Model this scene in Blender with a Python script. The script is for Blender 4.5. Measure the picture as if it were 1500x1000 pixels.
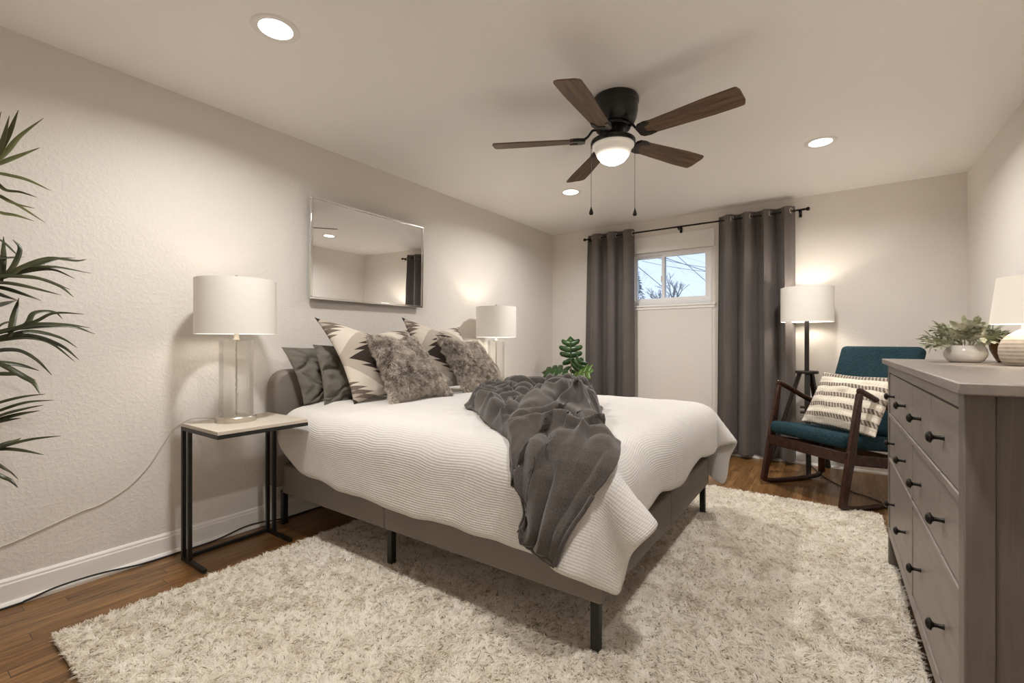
import bpy, bmesh, math, random
import numpy as np
from mathutils import Vector, Matrix, noise as mnoise

for _o in list(bpy.data.objects):
    bpy.data.objects.remove(_o)
SC = bpy.context.scene
COL = SC.collection
PI = math.pi
R = math.radians

# ------------------------------------------------------------------ camera, world, exposure
cam_data = bpy.data.cameras.new('camera')
cam = bpy.data.objects.new('camera', cam_data)
COL.objects.link(cam)
cam.location = (2.8655, 0.0, 1.1173)
cam.rotation_euler = (R(90), 0, R(35.011))
cam_data.sensor_width = 36
cam_data.lens = 673.2 / 1500 * 36
cam_data.clip_start = 0.05
SC.camera = cam

world = bpy.data.worlds.new('sky')
SC.world = world
world.use_nodes = True
_bg = world.node_tree.nodes['Background']
_nt = world.node_tree
_tc = _nt.nodes.new('ShaderNodeTexCoord')
_sep = _nt.nodes.new('ShaderNodeSeparateXYZ')
_rmp = _nt.nodes.new('ShaderNodeValToRGB')
_rmp.color_ramp.elements[0].position = 0.0
_rmp.color_ramp.elements[0].color = (0.74, 0.85, 1.0, 1)
_rmp.color_ramp.elements[1].position = 0.55
_rmp.color_ramp.elements[1].color = (0.40, 0.60, 0.95, 1)
_nt.links.new(_tc.outputs['Generated'], _sep.inputs[0])
_nt.links.new(_sep.outputs['Z'], _rmp.inputs['Fac'])
_nt.links.new(_rmp.outputs['Color'], _bg.inputs['Color'])
_bg.inputs['Strength'].default_value = 0.9

SC.view_settings.view_transform = 'Standard'
SC.view_settings.look = 'None'
SC.view_settings.gamma = 1
SC.view_settings.use_curve_mapping = False
SC.view_settings.exposure = 0.55
SC.cycles.max_bounces = 14
SC.cycles.diffuse_bounces = 8
SC.cycles.glossy_bounces = 6
SC.cycles.transmission_bounces = 10
SC.cycles.transparent_max_bounces = 12
SC.cycles.caustics_reflective = False
SC.cycles.caustics_refractive = False
SC.cycles.sample_clamp_indirect = 8
SC.cycles.use_denoising = True

# lamp strengths (watts) and colours; every lamp stands in the room
P_DOWN, P_FAN, P_NEAR, P_FAR, P_FLOOR, P_DRESS = 14.5, 20, 1.4, 4.0, 5.5, 2.8
C_DOWN = (1.0, 0.965, 0.93)
C_WARM = (1.0, 0.90, 0.78)

# room (metres): x from the left wall, y into the depth, z up
W, D, H, Y0 = 3.718, 4.966, 2.44, -0.55

# ------------------------------------------------------------------ node helpers
class V:
    """a scalar socket with arithmetic"""
    nt = None
    def __init__(s, sock): s.s = sock
    @staticmethod
    def op(o, *a, clamp=False):
        n = V.nt.nodes.new('ShaderNodeMath'); n.operation = o; n.use_clamp = clamp
        for i, x in enumerate(a):
            if isinstance(x, V): V.nt.links.new(x.s, n.inputs[i])
            else: n.inputs[i].default_value = x
        return V(n.outputs[0])
    def __add__(s, o): return V.op('ADD', s, o)
    __radd__ = __add__
    def __sub__(s, o): return V.op('SUBTRACT', s, o)
    def __rsub__(s, o): return V.op('SUBTRACT', o, s)
    def __mul__(s, o): return V.op('MULTIPLY', s, o)
    __rmul__ = __mul__
    def __truediv__(s, o): return V.op('DIVIDE', s, o)
    def __lt__(s, o): return V.op('LESS_THAN', s, o)
    def __gt__(s, o): return V.op('GREATER_THAN', s, o)
    def abs(s): return V.op('ABSOLUTE', s)
    def floor(s): return V.op('FLOOR', s)
    def frac(s): return V.op('FRACT', s)
    def sin(s): return V.op('SINE', s)
    def max(s, o): return V.op('MAXIMUM', s, o)
    def min(s, o): return V.op('MINIMUM', s, o)

class Mat:
    def __init__(s, name, col=(.8, .8, .8), rough=.6, metal=0, spec=.4, **kw):
        s.m = bpy.data.materials.new(name); s.m.use_nodes = True
        s.nt = s.m.node_tree; s.b = s.nt.nodes['Principled BSDF']
        s.b.inputs['Base Color'].default_value = (*col, 1)
        s.b.inputs['Roughness'].default_value = rough
        s.b.inputs['Metallic'].default_value = metal
        s.b.inputs['Specular IOR Level'].default_value = spec
        for k, v in kw.items():
            s.b.inputs[k.replace('_', ' ')].default_value = v
        s.out = s.nt.nodes['Material Output']
    def n(s, t, **kw):
        n = s.nt.nodes.new('ShaderNode' + t)
        for k, v in kw.items():
            if k in n.inputs: n.inputs[k].default_value = v
            else: setattr(n, k, v)
        return n
    def l(s, a, b): s.nt.links.new(a, b)
    def coord(s, kind='Object', scale=(1, 1, 1), rot=(0, 0, 0)):
        t = s.n('TexCoord'); mp = s.n('Mapping')
        mp.inputs['Scale'].default_value = scale; mp.inputs['Rotation'].default_value = rot
        s.l(t.outputs[kind], mp.inputs['Vector']); return mp.outputs['Vector']
    def noise(s, vec, scale, detail=4, rough=.55, dist=0.0):
        n = s.n('TexNoise'); n.inputs['Scale'].default_value = scale
        n.inputs['Detail'].default_value = detail; n.inputs['Roughness'].default_value = rough
        n.inputs['Distortion'].default_value = dist
        s.l(vec, n.inputs['Vector']); return n.outputs['Fac']
    def ramp(s, fac, stops):
        r = s.n('ValToRGB'); e = r.color_ramp.elements
        while len(e) < len(stops): e.new(.5)
        for i, (p, c) in enumerate(stops):
            e[i].position = p; e[i].color = (*c, 1) if len(c) == 3 else c
        s.l(fac, r.inputs['Fac']); return r.outputs['Color']
    def mix(s, fac, a, b, mode='MIX'):
        n = s.n('Mix'); n.data_type = 'RGBA'; n.blend_type = mode
        for sock, x in ((n.inputs[0], fac), (n.inputs[6], a), (n.inputs[7], b)):
            if isinstance(x, V): s.l(x.s, sock)
            elif hasattr(x, 'links'): s.l(x, sock)
            elif isinstance(x, (int, float)): sock.default_value = x
            else: sock.default_value = (*x, 1)
        return n.outputs[2]
    def color(s, sock): s.l(sock, s.b.inputs['Base Color']); return s
    def bump(s, fac, strength=.3, dist=.01, prev=None):
        b = s.n('Bump'); b.inputs['Strength'].default_value = strength
        b.inputs['Distance'].default_value = dist
        s.l(fac.s if isinstance(fac, V) else fac, b.inputs['Height'])
        if prev is not None: s.l(prev, b.inputs['Normal'])
        s.l(b.outputs['Normal'], s.b.inputs['Normal']); return b.outputs['Normal']

# ------------------------------------------------------------------ materials
def wall_mat(name, col, sc, strength, spotty):
    M = Mat(name, col, .55, spec=.3)
    v = M.coord()
    a = M.noise(v, sc, 3, .55, .15)
    a = M.ramp(a, [(.46, (0, 0, 0)), (.60, (1, 1, 1))])
    f = M.noise(v, sc * 5, 2)
    h = M.mix(.25, a, f)
    M.bump(h, strength, .004)
    return M.m
m_wall = wall_mat('wall_paint_textured', (.725, .69, .64), 58, .30, 1)
m_wall2 = wall_mat('wall_paint_smooth', (.745, .705, .655), 26, .12, 0)
m_ceil = wall_mat('ceiling_paint', (.91, .89, .855), 40, .12, 0)
m_trim = Mat('white_trim_paint', (.84, .82, .78), .35).m
m_vinyl = Mat('white_vinyl', (.86, .86, .86), .3).m

def floor_mat():
    M = Mat('oak_floor', rough=.32, spec=.45)
    t = M.n('TexCoord'); sp = M.n('SeparateXYZ'); M.l(t.outputs['Object'], sp.inputs[0])
    V.nt = M.nt
    x, y = V(sp.outputs[0]), V(sp.outputs[1])
    pw = 0.057
    row = (x / pw).floor()
    fx = (x / pw).frac()
    wn = M.n('TexWhiteNoise', noise_dimensions='1D'); M.l(row.s, wn.inputs['W'])
    off = V(wn.outputs['Value'])
    ly = (y + off * 3.7) / 0.95
    seg = ly.floor(); fy = ly.frac()
    cid = M.n('TexWhiteNoise', noise_dimensions='2D')
    cb = M.n('CombineXYZ'); M.l(row.s, cb.inputs[0]); M.l(seg.s, cb.inputs[1]); M.l(cb.outputs[0], cid.inputs['Vector'])
    rnd = V(cid.outputs['Value'])
    gv = M.n('CombineXYZ'); M.l((x * 1.0).s, gv.inputs[0]); M.l((y * .07 + rnd * 9.0).s, gv.inputs[1]); M.l((rnd * 5.0).s, gv.inputs[2])
    g = M.noise(gv.outputs[0], 55, 5, .6, 1.2)
    g2 = M.noise(gv.outputs[0], 160, 3, .6)
    tone = M.ramp(rnd.s, [(0, (.165, .082, .028)), (.35, (.225, .118, .042)), (.7, (.285, .158, .062)), (1, (.20, .092, .030))])
    gr = M.ramp(g, [(.32, (.30, .25, .20)), (.50, (.85, .82, .78)), (.70, (1.2, 1.18, 1.12))])
    c = M.mix(.92, tone, gr, 'MULTIPLY')
    c = M.mix(.25, c, M.ramp(g2, [(.35, (.5, .45, .4)), (.6, (1, 1, 1))]), 'MULTIPLY')
    gap = ((fx - .5).abs() > .482).max((fy - .5).abs() > .4985)
    c = M.mix(gap * .8, c, (.03, .012, .005))
    M.color(c)
    M.bump((1.0 - gap) + V(g) * .15, .25, .002)
    return M.m
m_floor = floor_mat()

m_black = Mat('black_powder_coat', (.012, .011, .010), .45).m
m_bronze = Mat('dark_bronze', (.018, .014, .011), .38, .6).m
m_gunmetal = Mat('fan_black_bronze', (.012, .011, .010), .3, .25, spec=.6).m
m_nickel = Mat('brushed_nickel', (.62, .58, .52), .3, 1).m
m_chrome = Mat('chrome_frame', (.80, .79, .77), .12, 1).m
m_mirror = Mat('mirror_silver', (.9, .9, .9), .01, 1).m

def fabric(name, col, scale=900, bump=.3, var=.2, rough=.9, sheen=0.0, dist=.0015):
    M = Mat(name, col, rough, spec=.15)
    M.b.inputs['Sheen Weight'].default_value = sheen
    v = M.coord()
    n = M.noise(v, scale, 2, .6)
    n2 = M.noise(v, 6, 3)
    c = M.mix(1.0, col, M.ramp(n, [(.3, (1 - var,) * 3), (.7, (1 + var,) * 3)]), 'MULTIPLY')
    c = M.mix(.5, c, M.ramp(n2, [(.3, (.88,) * 3), (.7, (1.08,) * 3)]), 'MULTIPLY')
    M.color(c); M.bump(n, bump, dist)
    return M.m
m_bedfab = fabric('grey_bed_upholstery', (.215, .190, .165), 700, .15, .12)
m_sheet = fabric('white_sheet', (.78, .75, .70), 500, .1, .04)
m_sham = fabric('taupe_grey_cotton', (.135, .125, .105), 500, .15, .12)
m_curtain = fabric('grey_curtain_fabric', (.128, .112, .106), 300, .12, .06, .55, .15)
m_teal = fabric('teal_chair_fabric', (.017, .043, .054), 230, 1.0, .95, .9, 0, .005)
m_fleece = fabric('charcoal_fleece', (.066, .056, .050), 260, .6, .35, .95, .35, .003)
m_cream = fabric('cream_knit', (.72, .66, .56), 260, .8, .18, .95, 0, .004)

def waffle():
    M = Mat('white_waffle_duvet', (.655, .638, .605), .9, spec=.1)
    V.nt = M.nt
    t = M.n('TexCoord'); sp = M.n('SeparateXYZ'); M.l(t.outputs['UV'], sp.inputs[0])
    u, v = V(sp.outputs[0]), V(sp.outputs[1])
    k = 2 * PI / .017
    h = (u * k).sin().abs() * .6 + (v * k * .8).sin().abs() * .6
    nz = M.noise(M.coord(), 9, 4)
    nb = M.bump(h, .42, .004)
    M.bump(nz, .25, .02, nb)
    return M.m
m_duvet = waffle()

def wood(name, base, dark, scale=(1, 1, 1), g=30, rough=.4, rot=(0, 0, 0), contrast=.6, kind='Object'):
    M = Mat(name, base, rough, spec=.35)
    v = M.coord(kind, scale, rot)
    n = M.noise(v, g, 6, .6, 1.5)
    n2 = M.noise(v, g * 4, 3, .6)
    c = M.ramp(n, [(.3, dark), (.62, base)])
    c = M.mix(contrast * .5, c, M.ramp(n2, [(.35, (.55, .5, .45)), (.6, (1, 1, 1))]), 'MULTIPLY')
    M.color(c); M.bump(n2, .08, .001)
    return M.m
m_dresser_shaded = wood('grey_stained_pine_shaded', (.165, .140, .120), (.130, .110, .094), (1, 1, .06), 30, .42, contrast=.35)  # same stain as the fronts, colour darkened to paint in the sides' shade
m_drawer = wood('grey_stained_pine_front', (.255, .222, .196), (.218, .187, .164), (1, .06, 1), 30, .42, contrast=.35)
m_walnut = wood('dark_walnut', (.052, .020, .012), (.025, .010, .006), (1, 1, 1), 18, .22)
m_blade = wood('weathered_walnut_blade', (.185, .112, .066), (.075, .044, .027), (.06, 1, 1), 40, .45, contrast=1)
m_espresso = Mat('espresso_wood', (.018, .013, .010), .4).m
m_tabletop = wood('whitewashed_oak_top', (.60, .54, .46), (.54, .475, .40), (1, .08, 1), 25, .45, contrast=.25)

def glass_mat(name, col, rough, bumpy):
    M = Mat(name, col, rough)
    M.b.inputs['Transmission Weight'].default_value = 1
    M.b.inputs['IOR'].default_value = 1.3 if bumpy else 1.45
    if bumpy:
        n = M.noise(M.coord('Object', (1, 1, .5)), 60, 2)
        M.bump(n, .12, .006)
    # shadow rays of a thin clear vessel: mix with plain transparency
    tr = M.n('BsdfTransparent'); mx = M.n('MixShader')
    tr.inputs[0].default_value = (*col, 1)
    mx.inputs[0].default_value = .78 if bumpy else .85
    M.l(M.b.outputs[0], mx.inputs[1]); M.l(tr.outputs[0], mx.inputs[2]); M.l(mx.outputs[0], M.out.inputs['Surface'])
    return M.m
m_glass = glass_mat('seeded_clear_glass', (.96, .96, .95), .03, True)
m_pane = glass_mat('window_glass', (.97, .98, 1.0), .0, False)
m_amber = Mat('amber_glass', (.40, .20, .05), .12, Transmission_Weight=.55, IOR=1.4).m

def shade_mat(name, col, glow):
    """linen drum around a lit bulb: the cloth itself glows"""
    M = Mat(name, col, .9, spec=.1)
    M.b.inputs['Emission Color'].default_value = (1.0, .87, .70, 1)
    M.b.inputs['Emission Strength'].default_value = glow
    M.bump(M.noise(M.coord(), 420, 2), .12, .001)
    return M.m
m_shade = shade_mat('white_linen_shade', (.68, .655, .61), .085)
m_shade2 = shade_mat('ivory_linen_shade', (.70, .67, .61), .22)
def bowl_mat(watts):
    """frosted bowl in front of a bulb: brightest where the bulb sits behind the glass"""
    M = Mat('frosted_glass_bowl', (.70, .66, .58), .35)
    V.nt = M.nt
    t = M.n('TexCoord'); sp = M.n('SeparateXYZ'); M.l(t.outputs['Object'], sp.inputs[0])
    x, y, z = V(sp.outputs[0]), V(sp.outputs[1]), V(sp.outputs[2]) + .305
    r = V.op('SQRT', x * x + y * y + z * z)       # distance to the bulb
    k = V.op('MAXIMUM', 1.0 - r / .098, 0.0)
    e = k * k * k * (watts * 15.0) + .14
    M.b.inputs['Emission Color'].default_value = (*C_WARM, 1)
    M.l(e.s, M.b.inputs['Emission Strength'])
    return M.m
m_globe = bowl_mat(P_FAN)
def emit(name, col, s):
    m = bpy.data.materials.new(name); m.use_nodes = True; nt = m.node_tree
    nt.nodes.remove(nt.nodes['Principled BSDF'])
    e = nt.nodes.new('ShaderNodeEmission'); e.inputs[0].default_value = (*col, 1); e.inputs[1].default_value = s
    nt.links.new(e.outputs[0], nt.nodes['Material Output'].inputs['Surface']); return m
m_down = emit('downlight_diffuser', C_DOWN, P_DOWN * .5)
def bulb_mat(name, watts, area):
    return emit(name, C_WARM, watts / (PI * area))

def leaf_mat(name, c1, c2, rough=.4, trans=.15):
    M = Mat(name, c1, rough, spec=.4)
    n = M.noise(M.coord(), 14, 3)
    M.color(M.ramp(n, [(.35, c1), (.65, c2)]))
    return M.m
m_palm = leaf_mat('palm_leaf', (.026, .032, .014), (.065, .068, .030), .35)
m_palm2 = leaf_mat('palm_leaf_olive', (.085, .095, .032), (.12, .12, .045), .4)
m_stem = leaf_mat('plant_stem', (.07, .06, .03), (.11, .09, .045), .6)
m_monst = leaf_mat('monstera_leaf', (.012, .040, .010), (.035, .085, .018), .3)
m_monst2 = leaf_mat('monstera_leaf_light', (.06, .12, .02), (.10, .17, .035), .35)
m_sage = leaf_mat('sage_leaf', (.30, .32, .19), (.66, .66, .54), .7)
m_white_glaze = Mat('white_glazed_ceramic', (.80, .77, .73), .18, spec=.5).m
m_soil = Mat('potting_soil', (.03, .02, .014), .95).m
m_terr = Mat('white_planter', (.7, .68, .64), .4).m

def ribbed():
    M = Mat('ribbed_taupe_ceramic', (.48, .41, .33), .55)
    V.nt = M.nt
    t = M.n('TexCoord'); sp = M.n('SeparateXYZ'); M.l(t.outputs['Object'], sp.inputs[0])
    z = V(sp.outputs[2])
    n = M.noise(M.coord(), 60, 3)
    a = (z * (2 * PI / .0135)).sin() * .5 + .5
    M.color(M.mix(a * .8, M.ramp(n, [(.3, (.36, .29, .22)), (.7, (.46, .39, .31))]), (.66, .60, .52)))
    return M.m
m_ribbed = ribbed()

def kilim():
    M = Mat('kilim_woven_pattern', (.6, .5, .4), .9, spec=.1)
    V.nt = M.nt
    t = M.n('TexCoord'); sp = M.n('SeparateXYZ'); M.l(t.outputs['UV'], sp.inputs[0])
    u, v = V(sp.outputs[0]) * 2.0 - 1.0, V(sp.outputs[1]) * 2.0 - 1.0
    p, q = u.abs(), v.abs()
    N = 5.5
    # zig-zag terraces: each woven row ends in a pointed tooth
    row = (q * N).floor() / N
    fr = (q * N).frac()
    tooth = (1.0 - fr) * .42
    d = p + row * 1.0 - tooth
    ds = p + q
    cream, tan_, brown, taupe = (.64, .58, .50), (.42, .36, .30), (.045, .034, .028), (.30, .25, .205)
    c = M.mix(ds > 1.12, (.44, .385, .325), cream)
    c = M.mix(d < .46, c, brown)
    c = M.mix(ds < .40, c, taupe)
    rowc = (q * 7.0).floor() / 7.0
    frc = (q * 7.0).frac()
    dc = p + rowc + frc * .36
    c = M.mix(dc > 1.62, c, (.17, .135, .11))
    c = M.mix(dc > 1.86, c, tan_)
    c = M.mix(ds > 1.88, c, brown)
    w = M.noise(M.coord('Object'), 420, 2)
    c = M.mix(.5, c, M.ramp(w, [(.3, (.75,) * 3), (.7, (1.1,) * 3)]), 'MULTIPLY')
    M.color(c); M.bump(w, .35, .002)
    return M.m
m_kilim = kilim()

def striped_knit():
    M = Mat('cream_grey_striped_knit', (.7, .6, .5), .95, spec=.1)
    V.nt = M.nt
    t = M.n('TexCoord'); sp = M.n('SeparateXYZ'); M.l(t.outputs['UV'], sp.inputs[0])
    u, v = V(sp.outputs[0]), V(sp.outputs[1])
    cc = M.n('CombineXYZ'); M.l((u * 1.0).s, cc.inputs[0]); M.l((v * 1.0).s, cc.inputs[1])
    wob = (V(M.noise(cc.outputs[0], 5, 2)) - .5) * .05
    fine = V(M.noise(M.coord('Object'), 260, 2))
    vv = v + wob
    st = (vv * 5.2 + .35).frac()
    a = (st > .06).min(st < .46)
    ln = ((vv * 31.0).frac() < .16)
    speck = fine + (u * 150.0 + vv * 60.0).sin() * .18
    grey = M.mix(speck > .50, (.13, .105, .085), (.46, .40, .33))
    base = M.mix(ln * .5, (.76, .69, .58), (.52, .45, .36))
    c = M.mix(a, base, grey)
    M.color(c)
    M.bump(fine * .7 + a * .8 + (vv * 60.0).sin() * .25 + (u * 180.0).sin() * .15, .8, .006)
    return M.m
m_striped = striped_knit()

def attr_mat(name, stops, rough=.9, sheen=0, trans=0.0):
    M = Mat(name, rough=rough, spec=.08)
    M.b.inputs['Sheen Weight'].default_value = sheen
    a = M.n('Attribute'); a.attribute_name = 'tone'
    c = M.ramp(a.outputs['Fac'], stops)
    M.color(c)
    if trans:       # thin yarn lets part of the light through
        tl = M.n('BsdfTranslucent'); M.l(c, tl.inputs[0]); mx = M.n('MixShader'); mx.inputs[0].default_value = trans
        M.l(M.b.outputs[0], mx.inputs[1]); M.l(tl.outputs[0], mx.inputs[2]); M.l(mx.outputs[0], M.out.inputs['Surface'])
    return M.m
m_pile = attr_mat('shag_pile', [(0, (.30, .24, .18)), (.05, (.70, .62, .52)), (.22, (.91, .87, .79)), (1, (.97, .945, .89))], trans=.5)
m_fur = attr_mat('grey_faux_fur', [(0, (.19, .158, .130)), (.40, (.42, .37, .318)), (.8, (.68, .615, .54)), (1, (.78, .72, .645))], .8, trans=.25)
m_rugback = Mat('rug_backing', (.55, .5, .42), .95).m
m_furbase = Mat('fur_backing', (.12, .10, .08), .95).m
# ------------------------------------------------------------------ geometry helpers
class G:
    """collects geometry; build() links it as ONE mesh object"""
    def __init__(s): s.v, s.f, s.uv = [], [], None
    def add(s, vs, fs):
        o = len(s.v); s.v += [tuple(map(float, p)) for p in vs]
        s.f += [tuple(i + o for i in f) for f in fs]; return s
    def box(s, lo, hi, M=None):
        (x0, y0, z0), (x1, y1, z1) = lo, hi
        vs = [(x0, y0, z0), (x1, y0, z0), (x1, y1, z0), (x0, y1, z0), (x0, y0, z1), (x1, y0, z1), (x1, y1, z1), (x0, y1, z1)]
        if M is not None: vs = [tuple(M @ Vector(p)) for p in vs]
        return s.add(vs, [(0, 3, 2, 1), (4, 5, 6, 7), (0, 1, 5, 4), (1, 2, 6, 5), (2, 3, 7, 6), (3, 0, 4, 7)])
    def beam(s, a, b, w, h, up=(0, 0, 1), w2=None, h2=None):
        """rectangular bar from a to b; w across, h along 'up'"""
        a, b = Vector(a), Vector(b); d = (b - a).normalized()
        sx = d.cross(Vector(up))
        if sx.length < 1e-4: sx = d.cross(Vector((1, 0, 0)))
        sx.normalize(); u = sx.cross(d)
        w2 = w if w2 is None else w2; h2 = h if h2 is None else h2
        vs = []
        for p, ww, hh in ((a, w, h), (b, w2, h2)):
            for i, j in ((-1, -1), (1, -1), (1, 1), (-1, 1)):
                vs.append(p + sx * (i * ww / 2) + u * (j * hh / 2))
        return s.add(vs, [(0, 1, 2, 3), (7, 6, 5, 4), (0, 4, 5, 1), (1, 5, 6, 2), (2, 6, 7, 3), (3, 7, 4, 0)])
    def lathe(s, prof, n=40, c=(0, 0, 0), close=True, M=None):
        vs, fs = [], []; m = len(prof)
        for i in range(n):
            a = 2 * PI * i / n
            for r, z in prof:
                p = Vector((r * math.cos(a), r * math.sin(a), z))
                if M is not None: p = M @ p
                vs.append((p[0] + c[0], p[1] + c[1], p[2] + c[2]))
        for i in range(n):
            j = (i + 1) % n
            for k in range(m - 1):
                fs.append((i * m + k, j * m + k, j * m + k + 1, i * m + k + 1))
        if close:
            if prof[0][0] > 1e-5: fs.append(tuple(i * m for i in range(n))[::-1])
            if prof[-1][0] > 1e-5: fs.append(tuple(i * m + m - 1 for i in range(n)))
        return s.add(vs, fs)
    def tube(s, pts, r, n=10, caps=True, flat=1.0, up=None):
        pts = [Vector(p) for p in pts]; m = len(pts)
        rs = r if hasattr(r, '__len__') else [r] * m
        vs, fs = [], []; ref = Vector(up) if up else Vector((0, 0, 1))
        prev = None
        for i, p in enumerate(pts):
            d = (pts[min(i + 1, m - 1)] - pts[max(i - 1, 0)]).normalized()
            if up: a = d.cross(ref)
            elif prev is None:
                a = d.cross(ref)
                if a.length < .05: a = d.cross(Vector((1, 0, 0)))
            else: a = prev - d * prev.dot(d)
            if a.length < 1e-6: a = d.orthogonal()
            a.normalize(); prev = a; b = a.cross(d)
            for k in range(n):
                t = 2 * PI * k / n
                vs.append(p + a * (math.cos(t) * rs[i]) + b * (math.sin(t) * rs[i] * flat))
        for i in range(m - 1):
            for k in range(n):
                l = (k + 1) % n
                fs.append((i * n + k, i * n + l, (i + 1) * n + l, (i + 1) * n + k))
        if caps: fs += [tuple(range(n))[::-1], tuple((m - 1) * n + k for k in range(n))]
        return s.add(vs, fs)
    def grid(s, P, closed_u=False):
        """P: array (nu, nv, 3)"""
        nu, nv = P.shape[:2]; o = len(s.v)
        s.v += [tuple(map(float, p)) for p in P.reshape(-1, 3)]
        for i in range(nu if closed_u else nu - 1):
            i2 = (i + 1) % nu
            for j in range(nv - 1):
                s.f.append((o + i * nv + j, o + i2 * nv + j, o + i2 * nv + j + 1, o + i * nv + j + 1))
        return s
    def prism(s, poly, z0, z1, M=None):
        n = len(poly)
        vs = [(x, y, z0) for x, y in poly] + [(x, y, z1) for x, y in poly]
        if M is not None: vs = [tuple(M @ Vector(p)) for p in vs]
        return s.add(vs, [tuple(range(n))[::-1], tuple(range(n, 2 * n))] + [(i, (i + 1) % n, n + (i + 1) % n, n + i) for i in range(n)])
    def build(s, name, mat, parent=None, smooth=False, bevel=0.0, sub=0, seg=2, at=None, solid=0.0, uv=None, angle=35):
        me = bpy.data.meshes.new(name)
        me.from_pydata(s.v, [], s.f); me.validate(); me.update()
        o = bpy.data.objects.new(name, me); COL.objects.link(o)
        if mat is not None: me.materials.append(mat)
        if uv is not None:
            lay = me.uv_layers.new(name='UVMap')
            idx = np.empty(len(me.loops), dtype=np.int32); me.loops.foreach_get('vertex_index', idx)
            lay.data.foreach_set('uv', np.asarray(uv, dtype=np.float32)[idx].ravel())
        if smooth or bevel:
            me.polygons.foreach_set('use_smooth', [True] * len(me.polygons))
            if angle and smooth != 'all':
                try: me.set_sharp_from_angle(angle=R(angle))
                except Exception: pass
        if solid:
            m = o.modifiers.new('solid', 'SOLIDIFY'); m.thickness = solid; m.offset = 0
        if bevel:
            m = o.modifiers.new('bevel', 'BEVEL'); m.width = bevel; m.segments = seg
            m.limit_method = 'ANGLE'; m.angle_limit = R(40); m.harden_normals = False
        if sub:
            m = o.modifiers.new('sub', 'SUBSURF'); m.levels = sub; m.render_levels = sub
        if at is not None: o.location = at
        if parent is not None: o.parent = parent
        return o

def tag(o, label=None, cat=None, group=None, kind=None):
    if label: o['label'] = label
    if cat: o['category'] = cat
    if group: o['group'] = group
    if kind: o['kind'] = kind
    return o
def thing(name, label, cat, loc=(0, 0, 0), rz=0.0, group=None):
    o = bpy.data.objects.new(name, None); COL.objects.link(o)
    o.empty_display_size = .1
    o.location = loc; o.rotation_euler = (0, 0, rz)
    return tag(o, label, cat, group)
def struct(o): o['kind'] = 'structure'; return o
def copy_tree(o, parent=None):
    c = o.copy(); COL.objects.link(c)
    if parent is not None: c.parent = parent
    for ch in list(o.children): copy_tree(ch, c)
    return c
def bulb(prof, watts, parent, at=None):
    """a lit glass bulb: the lathe profile as an emitter of the given total power"""
    g = G().lathe(prof, 16)
    a = sum(PI * (prof[k][0] + prof[k + 1][0]) * math.hypot(prof[k + 1][0] - prof[k][0], prof[k + 1][1] - prof[k][1]) for k in range(len(prof) - 1))
    return g.build('bulb', bulb_mat('lit_bulb', watts, a), parent, smooth=True, at=at)
def spline(pts, n=8):
    """Catmull-Rom through pts"""
    P = [Vector(p) for p in pts]; P = [P[0] * 2 - P[1]] + P + [P[-1] * 2 - P[-2]]
    out = []
    for i in range(1, len(P) - 2):
        for k in range(n):
            t = k / n
            a, b, c, d = P[i - 1:i + 3]
            out.append(.5 * ((2 * b) + (c - a) * t + (2 * a - 5 * b + 4 * c - d) * t * t + (3 * b - 3 * c + d - a) * t ** 3))
    out.append(P[-2]); return out
def fbm(p, s, o=3):
    return mnoise.fractal(Vector((p[0] * s, p[1] * s, p[2] * s)), 1.0, 2.0, o)

# ------------------------------------------------------------------ the room
T = .14
struct(G().box((-T, Y0 - T, -.10), (W + T, D + T, 0)).build('floor', m_floor))
struct(G().box((-T, Y0 - T, H), (W + T, D + T, H + .1)).build('ceiling', m_ceil))
struct(G().box((-T, Y0 - T, 0), (0, D + T, H)).build('wall_left', m_wall))
struct(G().box((W, Y0 - T, 0), (W + T, D + T, H)).build('wall_right', m_wall2))
struct(G().box((0, Y0 - T, 0), (W, Y0, H)).build('wall_front', m_wall2))
WX0, WX1, WZ0, WZ1 = 0.985, 1.862, 1.512, 2.085
g = G()
g.box((0, D, 0), (WX0, D + T, H)); g.box((WX1, D, 0), (W, D + T, H))
g.box((WX0, D, 0), (WX1, D + T, WZ0)); g.box((WX0, D, WZ1), (WX1, D + T, H))
struct(g.build('wall_back', m_wall2))

def baseboard(name, a, b, nrm):
    """profiled board with a quarter-round shoe, from a to b along the wall, nrm into the room"""
    prof = [(0, 0), (.030, 0), (.029, .010), (.024, .018), (.014, .021), (.013, .092), (.010, .098), (.010, .106), (.005, .114), (0, .116)]
    a, b, nrm = Vector((*a, 0)), Vector((*b, 0)), Vector((*nrm, 0))
    n = len(prof)
    vs = [a + nrm * p + Vector((0, 0, z)) for p, z in prof] + [b + nrm * p + Vector((0, 0, z)) for p, z in prof]
    fs = [(i, i + 1, n + i + 1, n + i) for i in range(n - 1)] + [tuple(range(n)), tuple(range(n, 2 * n))[::-1]]
    o = G().add(vs, fs).build(name, m_trim)
    bm = bmesh.new(); bm.from_mesh(o.data); bmesh.ops.recalc_face_normals(bm, faces=bm.faces); bm.to_mesh(o.data); bm.free()
    struct(o)
baseboard('baseboard_left', (0, Y0), (0, D), (1, 0))
baseboard('baseboard_back', (0, D), (W, D), (0, -1))
baseboard('baseboard_right', (W, Y0), (W, D), (-1, 0))
baseboard('baseboard_front', (0, Y0), (W, Y0), (0, 1))

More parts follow.
